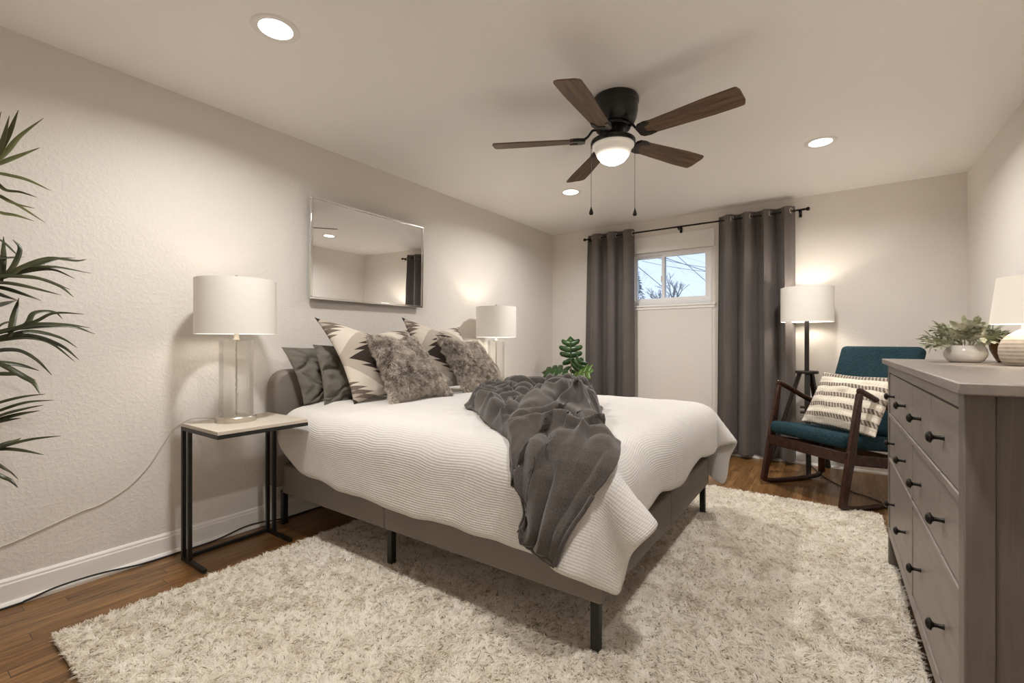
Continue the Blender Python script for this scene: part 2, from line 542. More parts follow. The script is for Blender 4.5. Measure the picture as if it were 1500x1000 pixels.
# window: slider of two sashes set back in the wall, stool and apron below, head board above
win = bpy.data.objects.new('window_1', None); COL.objects.link(win); win.location = (0, D, 0); struct(win)
yf = .035
g = G()
fw = .030
g.box((WX0, yf, WZ0), (WX1, yf + .07, WZ0 + .055)); g.box((WX0, yf, WZ1 - .028), (WX1, yf + .07, WZ1))
g.box((WX0, yf, WZ0 + .0552), (WX0 + .05, yf + .07, WZ1 - .0282)); g.box((WX1 - .05, yf, WZ0 + .0552), (WX1, yf + .07, WZ1 - .0282))
g.build('window_frame', m_vinyl, win)
def sash(x0, x1, dy):
    g = G(); z0, z1 = WZ0 + .05, WZ1 - .026; s = .028; y0, y1 = yf + dy, yf + dy + .025
    g.box((x0, y0, z0), (x1, y1, z0 + s)); g.box((x0, y0, z1 - s), (x1, y1, z1))
    g.box((x0, y0, z0 + s + .0002), (x0 + s, y1, z1 - s - .0002)); g.box((x1 - s - .006, y0, z0 + s + .0002), (x1, y1, z1 - s - .0002))
    o = g.build('sash', m_vinyl, win)
    G().box((x0 + s - .004, y0 + .010, z0 + s - .004), (x1 - s + .004, y0 + .015, z1 - s + .004)).build('pane', m_pane, o)
    return o
sash(WX0 + .045, 1.372, .036)
sash(1.338, WX1 - .045, .008)
G().box((1.330, yf - .004, 1.76), (1.342, yf + .010, 1.83)).build('latch', m_vinyl, win, bevel=.003)
G().box((WX0 - .03, -.020, WZ0 - .022), (WX1 + .03, yf + .002, WZ0)).build('window_sill', m_trim, win, bevel=.004)
g = G(); g.box((WX0 - .02, -.012, WZ0 - .050), (WX1 + .02, -.0005, WZ0 - .022)); g.build('apron', m_trim, win, bevel=.003)
g = G(); g.box((WX0 - .02, -.010, WZ1), (WX1 + .02, -.0005, 2.262)); g.build('head_board', m_trim, win, bevel=.003)
struct(G().box((1.090, D - .007, .117), (1.858, D - .0005, WZ0 - .052)).build('trim_1', m_wall2, bevel=.003))

# ------------------------------------------------------------------ outside the window
gy = struct(G().box((-14, D + T + .02, -.5), (16, D + 34, -.35)).build('ground', Mat('winter_lawn', (.25, .22, .15), .95).m))
m_wire = Mat('wire_black', (.03, .03, .035), .6).m
def wire(a, b, sag, r, label):
    pts = []
    for i in range(13):
        t = i / 12; p = Vector(a).lerp(Vector(b), t); p.z -= sag * 4 * t * (1 - t); pts.append(p)
    tag(G().tube(pts, r, 6).build('utility_wire', m_wire, smooth=True), label, 'wire', 'overhead wires outside the window')
def outside(px, py, y):   # measured direction through the window -> a point y metres into the depth
    f, c, s = 673.2, math.cos(R(35.011)), math.sin(R(35.011))
    a, b = (px - 750) / f, (500 - py) / f
    d = Vector((-s + c * a, c + s * a, b)); t = y / d.y
    return Vector((2.8655, 0, 1.1173)) + d * t
wire(outside(905, 352, 15), outside(1075, 409, 15.5), .05, .013, 'thick black wire sloping down across both window panes')
wire(outside(960, 377, 17), outside(1060, 394, 17), .06, .011, 'upper near-level black wire behind the right window pane')
wire(outside(940, 382, 19), outside(1075, 401, 19), .08, .011, 'lower near-level black wire behind the right window pane')
wire(outside(985, 368, 13), outside(1042, 419, 13), .0, .010, 'black wire falling steeply to the right behind the right window pane')
wire(outside(905, 366, 14), outside(975, 424, 14), .0, .012, 'black wire falling steeply behind the left window pane')

m_bark = Mat('grey_bark', (.10, .085, .075), .9).m
m_needle = Mat('blue_green_needles', (.055, .075, .085), .8).m
rnd = random.Random(5)
def bare_tree(base, top):
    t = thing('bare_tree', 'leafless tree with fine upright twigs low behind the right window pane', 'tree', base)
    g = G(); h = top - base[2]
    g.tube([(0, 0, 0), (.02, 0, h * .35), (0, .02, h * .6)], [.16, .12, .08], 8)
    g.build('trunk', m_bark, t, smooth=True)
    g = G()
    def grow(p, d, l, r, k):
        q = p + d * l
        g.tube([p, (p + q) / 2 + Vector((rnd.uniform(-.04, .04), rnd.uniform(-.04, .04), 0)) * l, q], [r, r * .85, r * .65], 5)
        if k == 0: return
        for _ in range(3 if k > 1 else 4):
            nd = (d + Vector((rnd.uniform(-.75, .75), rnd.uniform(-.75, .75), rnd.uniform(-.05, .45)))).normalized()
            grow(p + d * l * rnd.uniform(.55, 1), nd, l * rnd.uniform(.55, .8), r * .6, k - 1)
    for a in range(6):
        an = a * 1.05 + rnd.random() * .4
        grow(Vector((0, 0, h * (.3 + .05 * a))), Vector((math.cos(an) * .55, math.sin(an) * .55, 1)).normalized(), h * .17, .05, 4)
    g.build('twigs', m_bark, t)
bt = outside(984, 440, 16)
bare_tree((bt.x, bt.y, -.35), outside(990, 405, 16).z + .25)
def conifer(base, top):
    t = thing('conifer_tree', 'blue-green evergreen tree behind the left window pane', 'tree', base)
    h = top - base[2]
    G().tube([(0, 0, 0), (0, 0, h)], [.18, .02], 8).build('trunk', m_bark, t, smooth=True)
    g = G()
    for i in range(1500):
        z = h * (.12 + .86 * rnd.random()); rad = (h - z) * .30 * (rnd.random() ** .45) + .05
        an = rnd.random() * 6.283
        p = Vector((rad * math.cos(an), rad * math.sin(an), z - rad * .25)); s = rnd.uniform(.05, .12)
        dv = Vector((math.cos(an), math.sin(an), rnd.uniform(-.5, .3))) * s
        sd = Vector((-math.sin(an), math.cos(an), rnd.uniform(-.6, .6))) * s * .45
        up = Vector((0, 0, s * .35))
        g.add([p - sd, p + dv, p + sd, p + up], [(0, 1, 3), (1, 2, 3), (0, 2, 1), (0, 3, 2)])
    tag(g.build('needles', m_needle, t), kind='stuff')
ct = outside(929, 470, 14)
conifer((ct.x, ct.y, -.35), outside(931, 396, 14).z)

# ------------------------------------------------------------------ lamps of the ceiling
def downlight(x, y, label):
    t = thing('recessed_light', label, 'ceiling light', (x, y, H), group='recessed ceiling lights')
    G().lathe([(.066, -.004), (.086, -.006), (.092, -.003), (.094, 0), (.066, 0), (.066, -.004)], 48, close=False).build('trim_ring', m_trim, t, smooth=True)
    G().lathe([(0.0001, -.0035), (.0665, -.0035)], 48, close=False).build('diffuser', m_down, t)
    l = bpy.data.lights.new('downlight', 'AREA'); l.shape = 'DISK'; l.size = .13; l.energy = P_DOWN; l.color = C_DOWN; l.spread = R(157)
    o = bpy.data.objects.new('downlight', l); COL.objects.link(o); o.location = (0, 0, -.0045); o.parent = t
    return t
downlight(.932, 1.019, 'round recessed ceiling light nearest the palm and the glass lamp')
downlight(2.793, 3.672, 'round recessed ceiling light above the rocking chair and floor lamp')
downlight(.958, 3.628, 'round recessed ceiling light seen just below the fan blades')
downlight(2.79, 1.019, 'round recessed ceiling light nearest the near end of the dresser')

# ceiling fan
FX, FY = 1.878, 2.371
fan = thing('ceiling_fan', 'black ceiling fan with five brown wood blades and a frosted light bowl', 'ceiling fan', (FX, FY, H))
z = lambda a: a - H
G().lathe([(.118, 0), (.124, -.012), (.124, -.030), (.119, -.036), (.118, -.075), (.110, -.115), (.097, -.140), (.080, -.150), (.0001, -.150)], 56).build('motor_housing', m_gunmetal, fan, smooth=True, at=(.012, .006, 0))
G().lathe([(.0001, -.148), (.088, -.148), (.092, -.156), (.092, -.166), (.075, -.172), (.0001, -.172)], 48).build('flywheel', m_gunmetal, fan, smooth=True)
G().lathe([(.0001, -.170), (.056, -.170), (.055, -.196), (.060, -.205), (.095, -.217), (.118, -.230), (.121, -.238), (.119, -.252), (.104, -.256), (.0001, -.250)], 56).build('light_kit', m_gunmetal, fan, smooth=True)
globe = G().lathe([(.112, -.252), (.112, -.262), (.106, -.266), (.101, -.268), (.097, -.285), (.085, -.312), (.064, -.337), (.036, -.352), (.0001, -.357)], 56, close=False).build('light_bowl', m_globe, fan, smooth=True)
def blade_mesh():
    n = 60; top = []
    x0, x1 = .165, .662
    for i in range(n + 1):
        t = i / n; x = x0 + (x1 - x0) * t
        w = .046 + .020 * min(1, t * 1.4)
        if t > .94: w *= max(.0, 1 - ((t - .94) / .06) ** 3.2) ** .42 * .42 + .58
        if t < .06: w *= .70 + .30 * math.sqrt(t / .06)
        top.append((x, w))
    poly = [(x, -w) for x, w in top] + [(x, w) for x, w in reversed(top)]
    return G().prism(poly, -.0035, .0035)
pitch = R(12)
for k in range(5):
    a = 4.878 + k * 2 * PI / 5 - (.07 if k == 0 else 0)
    M = Matrix.Rotation(a, 4, 'Z') @ Matrix.Rotation(-pitch, 4, 'X')
    bl = blade_mesh().build('blade', m_blade, fan)
    bl.location = (0, 0, -.222); bl.rotation_euler = M.to_euler()
    g = G()
    g.tube([(.088, 0, .056), (.112, 0, .052), (.135, 0, .022), (.155, 0, .009), (.18, 0, .007)], [.013, .012, .011, .014, .014], 8, flat=.6)
    Pp = [(.150, -.028), (.165, -.046), (.20, -.052), (.235, -.046), (.222, -.030), (.19, -.022), (.19, .022), (.222, .030), (.235, .046), (.20, .052), (.165, .046), (.150, .028)]
    g.prism(Pp, -.009, .008)
    br = g.build('blade_bracket', m_gunmetal, bl, bevel=.002)
for px, zz, dx, dy in ((865, 1.80, -.097, -.070), (928, 1.795, .098, .066)):
    c = G().tube([(dx, dy, -.24), (dx, dy, zz + .05 - H)], .0013, 6).build('pull_chain', m_bronze, fan)
    G().lathe([(.0001, .022), (.003, .020), (.004, .012), (.010, -.004), (.012, -.014), (.008, -.022), (.0001, -.024)], 20, c=(dx, dy, zz + .03 - H)).build('pull', m_bronze, c, smooth=True)
# ------------------------------------------------------------------ bed
BX0, BX1, BY0, BY1 = .03, 2.205, 1.480, 3.165
bed = thing('bed', 'low grey upholstered bed frame with rounded headboard and black metal legs', 'bed', (0, BY0, 0))
by = BY1 - BY0
poly = []
ya, yb, zt, rr = -.045, by + .045, .945, .10
for cy, a0 in ((yb - rr, 0), (ya + rr, 90)):
    for i in range(9):
        a = R(a0 + i * 90 / 8); poly.append((cy + rr * math.cos(a), zt - rr + rr * math.sin(a)))
poly = [(yb, .24)] + poly + [(ya, .24)]
Mh = Matrix(((0, 0, 1, 0), (1, 0, 0, 0), (0, 1, 0, 0), (0, 0, 0, 1)))
hb = G().prism(poly, BX0, .135, Mh).build('headboard', m_bedfab, bed, bevel=.022, seg=4, smooth=True)
def rail(lo, hi): return G().box(lo, hi).build('side_rail', m_bedfab, bed, bevel=.012, seg=3, smooth=True)
for (y0, y1) in ((0, .045), (by - .045, by)):
    rail((.13, y0, .20), (1.062, y1, .372)); rail((1.064, y0, .20), (BX1 - .0, y1, .372))
for a, b2 in ((.046, by / 2 - .001), (by / 2 + .001, by - .046)):
    G().box((BX1 - .045, a - .0, .20), (BX1, b2, .372)).build('foot_rail', m_bedfab, bed, bevel=.012, seg=3, smooth=True)
g = G()
for i in range(12): g.box((.22 + i * .16, .05, .285), (.29 + i * .16, by - .05, .300))
g.box((.14, by / 2 - .03, .255), (2.15, by / 2 + .03, .284))
g.build('slats', m_tabletop, bed)
for x, y in ((2.172, .032), (2.172, by - .032), (1.072, .042), (1.072, by - .042), (.10, .03), (.10, by - .03), (1.072, by / 2)):
    G().box((x - .016, y - .016, .0185 if x > .5 else 0.0), (x + .016, y + .016, .205 if y != by / 2 else .256)).build('leg', m_black, bed, bevel=.003)

mat_ = thing('mattress', 'thick mattress in a white fitted sheet under the duvet', 'mattress', (.145, BY0 + .05, .301))
G().box((0, 0, 0), (2.005, by - .10, .305)).build('fitted_sheet', m_sheet, mat_, bevel=.06, seg=5, smooth=True)

def cloth_from(name, data, mat, label, cat, thick, sub=1):
    P, uv = data
    o = G().grid(P).build(name, mat, None, smooth='all', uv=uv.reshape(-1, 2))
    m = o.modifiers.new('solid', 'SOLIDIFY'); m.thickness = thick; m.offset = 1
    if sub:
        m = o.modifiers.new('sub', 'SUBSURF'); m.levels = sub; m.render_levels = sub
    return tag(o, label, cat)
def unpack(numbers, nu, nv, wu, wv):
    """millimetre offsets between neighbouring points of a cloth, row by row, for x, y and z"""
    d = np.array(numbers).reshape(3, nu, nv)
    P = np.moveaxis(np.cumsum(np.cumsum(d, axis=2), axis=1), 0, 2) * .001
    uu, vv = np.meshgrid(np.linspace(0, wu, nu), np.linspace(0, wv, nv), indexing='ij')
    return P, np.stack([uu, vv], -1)
DUVET = unpack([196,6,6,5,3,3,3,1,0,0,-1,-2,-4,-5,-5,-5,-5,-3,-2,0,-1,0,-1,0,1,3,4,5,6,6,5,3,0,-2,-2,-2,-2,-1,-1,-1,-4,-4,-5,-5,-5,-2,-1,0,1,1,3,5,6,7,7,5,3,1,1,-1,1,-2,-3,-6,-6,-6,-4,-3,34,-2,-1,0,2,1,0,0,1,1,0,2,1,1,-1,-1,-1,-3,-2,-2,
0,0,1,1,0,-1,0,1,1,2,2,3,3,2,-2,-2,-2,-3,-1,-1,2,1,0,0,0,-1,0,0,-1,1,0,-1,0,0,0,0,0,1,0,2,-1,1,-1,0,-1,0,-1,0,37,-1,-1,0,0,1,0,2,0,0,1,-1,2,1,0,-1,-1,-2,-2,-3,-2,-1,1,0,2,1,0,0,1,1,1,2,2,2,1,-1,-2,-1,-2,-1,0,1,1,0,-1,-2,
-1,0,0,1,0,1,0,-1,-2,0,0,1,1,0,1,0,0,1,2,0,-1,0,36,0,0,-1,0,0,1,0,1,1,1,1,0,1,0,0,-1,0,-2,-1,-1,-2,-2,1,0,2,1,1,0,-1,0,-1,1,2,1,1,0,-1,-1,-1,1,0,0,0,0,-1,-2,-1,2,0,1,0,-1,-1,-1,-1,0,1,1,1,-1,1,1,2,-1,0,1,-3,33,0,0,0,0,
-1,0,1,1,1,1,2,1,0,2,2,1,0,1,-1,-2,-2,-3,-2,0,1,2,0,-1,-2,-2,-1,-1,1,3,1,2,0,1,0,0,0,1,0,-1,-1,0,-1,0,1,0,1,-1,-1,-1,-1,0,0,0,1,1,-1,2,0,0,0,-2,0,33,-1,-1,0,-1,0,0,0,1,1,1,1,1,2,1,2,2,3,0,1,0,-3,-1,-3,-2,-1,1,0,-1,-1,-2,
-2,-1,0,2,3,1,2,0,1,0,1,0,0,1,0,-1,0,0,-1,1,0,0,-1,-1,-1,0,0,1,0,-1,1,-1,-1,0,-1,-1,-1,36,-2,-1,-1,-1,-1,0,0,0,0,1,0,1,0,2,1,2,2,3,1,0,0,-2,-2,-2,-1,-2,1,0,-1,0,-2,-1,0,1,1,1,2,1,0,0,0,1,1,0,1,0,0,0,1,0,0,0,0,0,-1,0,-1,
0,-1,0,-1,-2,-1,-2,-1,0,1,38,-1,-2,-2,0,0,0,-1,0,1,0,1,0,0,-1,1,1,1,1,1,1,0,-1,0,-2,-2,-1,0,0,1,-1,0,-1,-1,-1,1,1,1,1,1,0,-1,0,1,1,1,0,1,1,1,1,0,1,0,-1,0,-1,-1,-2,-1,0,-2,0,-2,-1,-1,0,2,38,-1,-1,0,-1,1,0,1,0,0,1,-1,0,0,
0,-2,0,0,0,0,0,1,0,-1,1,-1,0,-1,1,0,1,1,-1,-2,0,-1,1,0,1,1,-1,-1,0,-1,0,1,1,1,1,2,0,1,-1,0,0,-1,0,-1,-1,0,-2,0,-1,-1,1,0,1,0,39,-2,-1,-1,1,1,1,0,0,1,0,1,0,0,-2,0,-2,-1,0,0,0,-1,1,1,0,1,0,-1,1,2,1,-1,1,-1,-2,-1,0,0,1,0,
-1,-1,-2,0,1,-1,2,1,1,-1,1,-1,0,-1,0,1,0,0,1,-2,0,0,0,1,0,1,1,1,38,-1,-1,0,0,0,2,1,0,0,1,0,1,-1,0,-1,-1,-1,-1,0,0,1,0,0,1,1,0,0,0,1,1,2,-1,0,-2,0,-1,0,-1,0,-1,0,-1,-1,-1,1,0,1,-1,0,-1,-1,-1,0,1,2,0,2,-1,1,0,0,0,1,1,0,1,
0,36,0,-1,0,0,1,-1,1,0,0,0,1,0,1,0,0,0,1,0,0,0,0,0,1,0,0,0,0,1,0,1,0,0,-1,1,-2,0,0,0,-1,-1,0,0,0,0,1,0,-1,0,-2,-2,-1,-1,1,1,1,2,1,1,-1,0,0,0,0,0,1,1,0,38,0,0,0,0,-1,1,0,0,0,1,0,-1,-1,0,-1,1,-1,1,0,0,0,1,1,1,0,0,0,0,0,0,
0,1,0,-1,0,0,0,-1,-1,0,-1,0,0,1,0,1,0,-2,-1,-2,-2,1,0,2,2,1,0,-2,0,-1,-1,-1,0,-1,1,1,3,37,0,2,0,0,0,-1,0,2,0,0,-1,0,-1,0,-1,-1,-1,-2,0,0,2,2,1,1,-1,-1,0,1,1,0,1,-1,0,-1,1,0,-1,-1,-2,0,0,0,1,0,0,0,0,-1,-1,0,1,1,1,1,0,0,
-3,-1,-1,0,-2,-2,-2,2,2,2,2,36,1,1,1,0,0,-1,0,0,2,-1,0,-2,0,-1,0,-2,-1,0,0,1,2,2,1,-1,-1,-1,1,-1,1,0,-1,0,-1,1,1,0,-1,-2,-1,0,1,0,0,0,1,0,0,1,1,2,0,0,1,0,-1,-3,-1,0,-1,-3,-2,-1,1,1,2,3,1,35,1,2,0,0,-1,-1,0,1,0,0,0,0,-1,
0,-1,0,-1,1,0,1,1,1,0,0,-1,-1,0,1,-1,0,-1,-2,1,1,-1,0,-1,-2,0,1,0,1,0,0,0,2,3,3,2,0,0,-1,0,-2,-2,-1,0,-2,-3,-3,-1,1,1,2,3,2,2,33,2,0,1,-1,-1,0,-1,0,1,1,0,0,0,0,0,0,1,1,1,0,1,1,0,-1,-1,1,0,-1,-1,-2,-2,0,0,1,0,-1,-2,0,1,0,
1,-1,0,1,4,4,2,2,0,-2,0,0,-1,-1,-1,-1,-2,-3,-2,-1,0,1,2,4,2,2,0,33,0,0,0,0,-1,0,0,1,0,1,1,0,0,1,1,1,2,0,0,0,0,-1,0,0,2,1,1,-2,-2,-2,-2,1,0,0,0,-3,-1,1,1,0,-1,0,1,3,3,3,2,-1,-2,1,1,1,-1,-2,-2,-1,-3,-2,-1,1,1,2,3,2,1,0,2,
33,-1,1,0,-1,1,-1,1,0,1,1,1,1,1,0,2,1,0,-1,-2,-1,-2,-1,1,2,3,3,-1,-1,-2,-3,1,0,1,-1,-1,-1,0,0,-1,-2,-1,1,3,4,2,1,0,0,2,1,0,-2,-3,-2,-2,-3,0,0,2,1,1,1,1,0,1,2,2,36,-1,-1,0,1,-1,1,1,1,0,0,0,1,1,1,1,0,-2,-3,-2,-2,-2,1,2,4,
2,2,1,-2,-2,-1,0,1,-1,0,-1,-1,0,-1,-1,0,0,2,2,2,1,1,0,1,2,0,-3,-4,-3,-3,-1,0,1,2,0,1,1,1,1,2,4,2,1,39,0,-1,0,0,1,0,0,1,-1,-2,-1,0,1,2,0,0,-3,-2,-3,-3,0,2,4,2,4,1,-1,-1,-2,1,-1,0,0,-1,-2,0,0,-1,0,0,2,2,1,1,1,0,2,2,-2,-3,
-4,-4,-3,-1,0,2,1,0,1,2,2,2,3,3,2,0,-3,42,-1,0,0,0,0,0,1,-1,-2,-2,-2,-1,1,1,1,-1,0,-3,-1,-1,0,1,2,3,1,1,-1,-1,-1,0,0,-1,0,-1,0,1,0,1,1,1,1,-1,-1,-1,1,0,2,0,0,-3,-3,-1,-2,-1,0,0,0,3,2,1,2,2,1,0,-1,-2,-3,41,0,0,0,-1,0,0,
-1,0,-1,-2,-2,-1,-1,1,2,1,0,1,-1,0,0,1,0,0,1,-1,0,-1,0,0,0,-2,-1,0,0,1,2,2,0,2,0,-1,-1,0,-1,0,0,0,0,0,-1,-1,-1,-1,-2,0,1,0,3,3,2,1,0,-1,-3,-3,-1,40,0,0,-1,-1,-1,1,0,-1,-1,-2,-1,-1,-1,1,1,2,2,1,2,1,1,0,0,-1,-2,-2,-1,0,1,
0,0,1,-1,-1,0,1,1,1,1,0,-1,0,-1,-2,-1,0,-1,1,-1,0,1,0,1,0,0,-1,-2,1,1,3,2,2,-1,-2,-1,-2,-1,39,-1,-1,-1,1,-1,0,0,0,0,0,-2,-1,1,-1,0,1,2,3,2,2,2,-2,-2,-1,-2,-2,-1,0,2,2,1,0,-1,0,0,0,0,1,0,-1,-1,-1,-1,-1,-1,-1,0,0,0,0,1,1,
1,2,0,-1,-1,-1,1,1,2,0,-1,0,-1,0,-1,36,-1,0,0,-1,1,0,0,1,0,0,2,0,0,-1,-2,-2,1,2,3,3,0,-1,-2,-2,-2,-2,0,2,2,2,1,0,0,-2,1,0,1,-2,-1,-1,0,-1,0,0,1,0,-1,-1,0,1,0,2,2,1,1,-1,-2,-2,-1,0,0,0,1,-1,1,1,1,35,0,-1,0,0,1,0,1,0,1,2,
0,1,0,-1,-3,-1,-1,1,2,1,0,-1,-2,-2,-2,0,1,2,2,1,2,0,-1,0,-1,1,-1,0,-2,-1,0,1,1,1,0,0,0,0,0,0,1,0,2,2,0,-1,-2,-2,-2,-2,0,0,-1,2,1,2,1,35,0,1,-1,1,0,0,1,0,1,1,1,1,0,-2,-2,-2,-2,0,1,1,0,-1,-2,-1,0,0,1,1,2,1,0,-1,0,0,0,0,0,
-1,1,-1,0,1,2,2,1,1,-1,-1,1,0,0,1,0,-1,-1,-1,-1,0,-2,0,-1,-1,0,1,1,1,2,37,1,0,1,0,0,1,0,0,0,0,0,0,0,0,-2,-1,-1,-1,0,-1,0,-1,0,0,0,0,0,0,0,0,0,0,0,0,0,0,0,1,-1,1,0,1,2,2,2,0,1,0,-2,0,0,-1,-1,-1,-2,-1,0,0,1,0,1,0,0,0,1,0,
0,39,1,-1,0,0,1,1,0,0,-1,1,1,0,0,-1,0,-2,0,-2,-1,0,0,1,0,1,-1,-1,-2,-1,-1,1,0,1,1,1,0,0,-1,-1,-1,-1,1,1,2,2,2,1,-1,-1,0,-1,-1,0,-2,-2,-1,0,2,1,1,1,-1,2,1,0,-1,0,1,37,1,0,-1,1,1,0,0,-1,1,0,0,0,-1,0,1,1,-1,0,-1,-1,0,1,1,0,
-1,-1,-1,0,-1,-1,1,1,1,0,2,-1,-1,-2,0,-1,0,1,1,0,1,0,1,-1,-1,-1,0,0,-1,-2,1,0,2,1,1,0,1,-1,1,0,0,0,-1,36,0,0,0,0,-1,1,-1,0,0,0,0,1,-1,0,1,2,1,-1,-1,0,0,1,1,-1,0,0,0,0,0,1,-1,0,0,1,-1,1,0,0,-1,0,0,-1,-2,0,-2,1,0,1,-1,1,0,
0,-1,0,0,2,2,2,-1,-1,-1,0,1,-1,-1,-1,1,34,0,0,-1,0,0,-1,0,-1,0,0,1,0,0,1,1,1,1,1,-2,0,0,1,0,0,1,1,1,1,1,-1,-1,-1,0,-1,1,0,1,1,0,2,-1,-1,-3,-3,-1,0,0,1,1,0,1,0,1,0,1,2,1,0,-1,-2,-2,-1,1,0,-1,-1,-1,34,0,-1,0,-1,0,-1,0,0,0,
0,0,-1,1,0,1,0,1,1,0,0,-1,-1,0,1,1,1,3,2,1,0,-1,-2,-3,0,-1,1,2,2,2,1,0,-2,-1,-2,-2,-1,1,1,1,2,0,0,0,1,0,0,1,-1,-1,-2,-2,0,-1,0,-1,0,0,35,-1,-1,0,-1,-1,0,-1,0,0,1,0,0,-1,0,0,2,1,0,1,1,1,0,0,-1,0,3,1,0,0,-1,-1,-1,0,-2,0,0,
2,2,4,1,1,0,-2,-2,-2,-2,0,0,2,1,1,0,0,-1,0,-1,-1,0,0,0,0,0,-1,-2,-1,-1,-1,38,-1,-1,-2,0,-1,0,0,0,0,0,1,0,-1,-1,0,0,1,2,2,0,2,0,-1,0,1,0,0,0,-2,-2,-1,1,0,2,-1,-1,0,2,2,2,1,1,0,-1,-3,-2,-2,0,1,1,1,0,0,0,-1,-1,-2,0,2,1,2,
-1,-1,-2,-2,-1,1,41,-2,-2,0,-1,1,0,1,-1,1,0,0,0,0,-1,-2,0,1,2,1,1,0,0,0,-1,0,0,0,-1,-2,-2,0,1,2,1,0,-2,-1,-1,0,1,2,2,2,0,-1,-2,-2,-2,0,1,1,0,0,1,-1,0,-1,-1,1,3,0,1,-2,-1,-1,1,0,41,-1,0,-1,1,0,2,0,0,0,1,-1,0,0,-2,-1,-1,0,
0,1,2,0,-1,-1,-1,0,1,-1,-1,-1,-2,0,1,2,1,0,-1,-3,-2,-1,0,1,3,2,2,-1,-2,-2,0,-1,1,0,0,1,0,2,-1,-1,1,0,1,1,-1,-1,0,2,1,2,39,0,-1,1,0,2,0,1,0,0,0,1,0,-1,-1,-1,-1,0,0,0,-1,-1,0,-2,0,0,1,1,0,0,0,0,0,1,0,0,-2,-2,-2,-2,0,0,2,2,
1,1,-1,0,-2,1,-1,1,0,1,2,1,1,0,-1,0,-2,-1,0,0,0,2,3,2,34,1,1,0,2,2,1,1,0,0,0,-1,0,0,0,-1,-1,-2,-1,-1,-1,-1,-1,1,0,1,1,2,1,0,0,0,-1,-1,1,0,0,-2,-1,-1,-1,1,0,0,0,0,0,0,1,0,1,0,0,1,2,2,2,1,-1,-3,-3,-2,-2,0,2,2,2,2,32,0,1,3,
2,2,2,0,0,0,-1,0,0,0,1,0,-1,-2,-2,-2,-2,-2,1,1,2,2,2,0,0,0,-1,-1,0,0,-1,2,0,0,-2,-1,0,0,-1,0,-2,0,1,0,2,0,0,0,0,1,1,2,1,1,0,-2,-2,-3,-2,0,1,2,2,2,33,0,2,2,2,0,0,-1,1,-1,0,0,0,0,1,1,-1,0,-2,-2,-3,-1,1,3,2,3,0,0,-1,-2,0,
-2,-1,1,2,1,1,-1,0,-1,0,0,1,-2,0,-2,1,2,-1,1,0,-1,0,0,-1,0,2,1,1,0,-1,-1,-1,0,-1,0,0,0,35,1,1,1,0,-1,-2,-1,-1,0,0,1,0,0,1,2,2,0,-2,-2,-2,0,0,3,4,0,0,-1,-2,-2,0,0,-1,0,1,1,2,1,0,0,0,1,-1,0,-1,1,0,0,1,-1,-1,0,0,-2,-1,-2,0,
0,2,2,2,0,1,-1,-1,-3,-1,0,39,1,0,0,-1,-3,-3,-2,-1,1,0,0,0,1,1,2,2,1,0,-1,-2,0,1,1,1,1,0,-1,-2,-1,0,-1,0,0,0,2,0,1,1,0,1,0,1,0,0,0,1,1,-1,0,-2,-1,0,-2,-2,-1,-2,1,1,3,2,3,0,0,-2,-2,-2,-1,41,0,1,-1,-3,-2,-3,-3,1,0,1,0,1,0,
1,1,2,1,1,0,-1,-1,0,0,0,0,0,-1,0,0,0,0,0,-1,0,0,0,0,0,1,-1,1,1,2,1,1,0,-1,0,-1,0,0,-1,-1,-1,-2,-1,0,1,1,3,1,1,0,-1,-1,-1,-2,39,0,0,0,-2,-3,-2,0,0,0,0,2,0,2,0,2,1,1,1,0,1,-1,-2,-1,-1,-1,0,1,0,2,0,2,0,-1,-2,-2,-1,-1,-1,0,
0,0,0,1,2,1,0,1,0,0,1,-1,1,0,-2,0,-1,-1,-1,2,0,2,1,0,0,-1,-1,-1,35,1,1,-1,0,-1,-1,0,1,0,0,0,2,0,2,0,0,0,0,2,1,-1,-1,-2,-1,0,-2,0,2,1,3,1,1,-1,-2,-3,-2,-1,0,0,0,-1,1,1,0,1,-1,-1,1,2,0,1,-1,1,1,-1,0,-2,0,-1,1,0,1,0,1,1,-2,
-1,33,0,1,1,0,1,1,1,0,0,-1,-1,1,2,1,-1,-1,-2,1,0,2,1,0,-2,0,-2,-1,-1,1,2,2,3,1,0,-3,-3,-1,0,0,0,1,0,-1,-1,1,-1,0,0,0,0,1,1,0,0,1,1,-1,0,-2,-1,0,1,0,0,1,1,1,-2,33,0,1,1,1,1,2,1,1,-1,-1,-1,-1,1,0,0,-2,-2,-2,2,1,2,0,0,-1,
-1,-2,0,-1,2,2,2,3,-1,-1,-2,-1,0,1,2,1,-1,-1,0,-1,-1,-1,0,0,0,1,-1,0,1,2,1,0,-1,-1,-1,-1,-1,0,1,2,2,0,1,36,0,0,0,1,2,0,1,0,-1,-1,-2,-1,0,0,-1,-1,-1,0,0,1,0,1,1,0,-1,0,-2,1,-1,1,2,1,1,-1,0,0,1,2,1,1,0,0,-1,-1,0,0,-1,-1,
-1,-1,0,0,0,1,1,0,-1,-1,0,0,0,0,0,2,1,1,-1,37,0,-1,0,0,0,1,-1,0,0,-1,0,-1,-1,1,-1,-1,1,-1,0,0,2,0,0,-1,1,-1,0,0,0,0,-1,0,1,1,-1,1,2,3,2,0,0,-1,-1,1,0,1,0,-1,-2,-2,0,0,1,0,0,1,0,0,-1,-1,0,0,0,0,-1,1,0,33,1,0,0,1,0,0,0,-2,
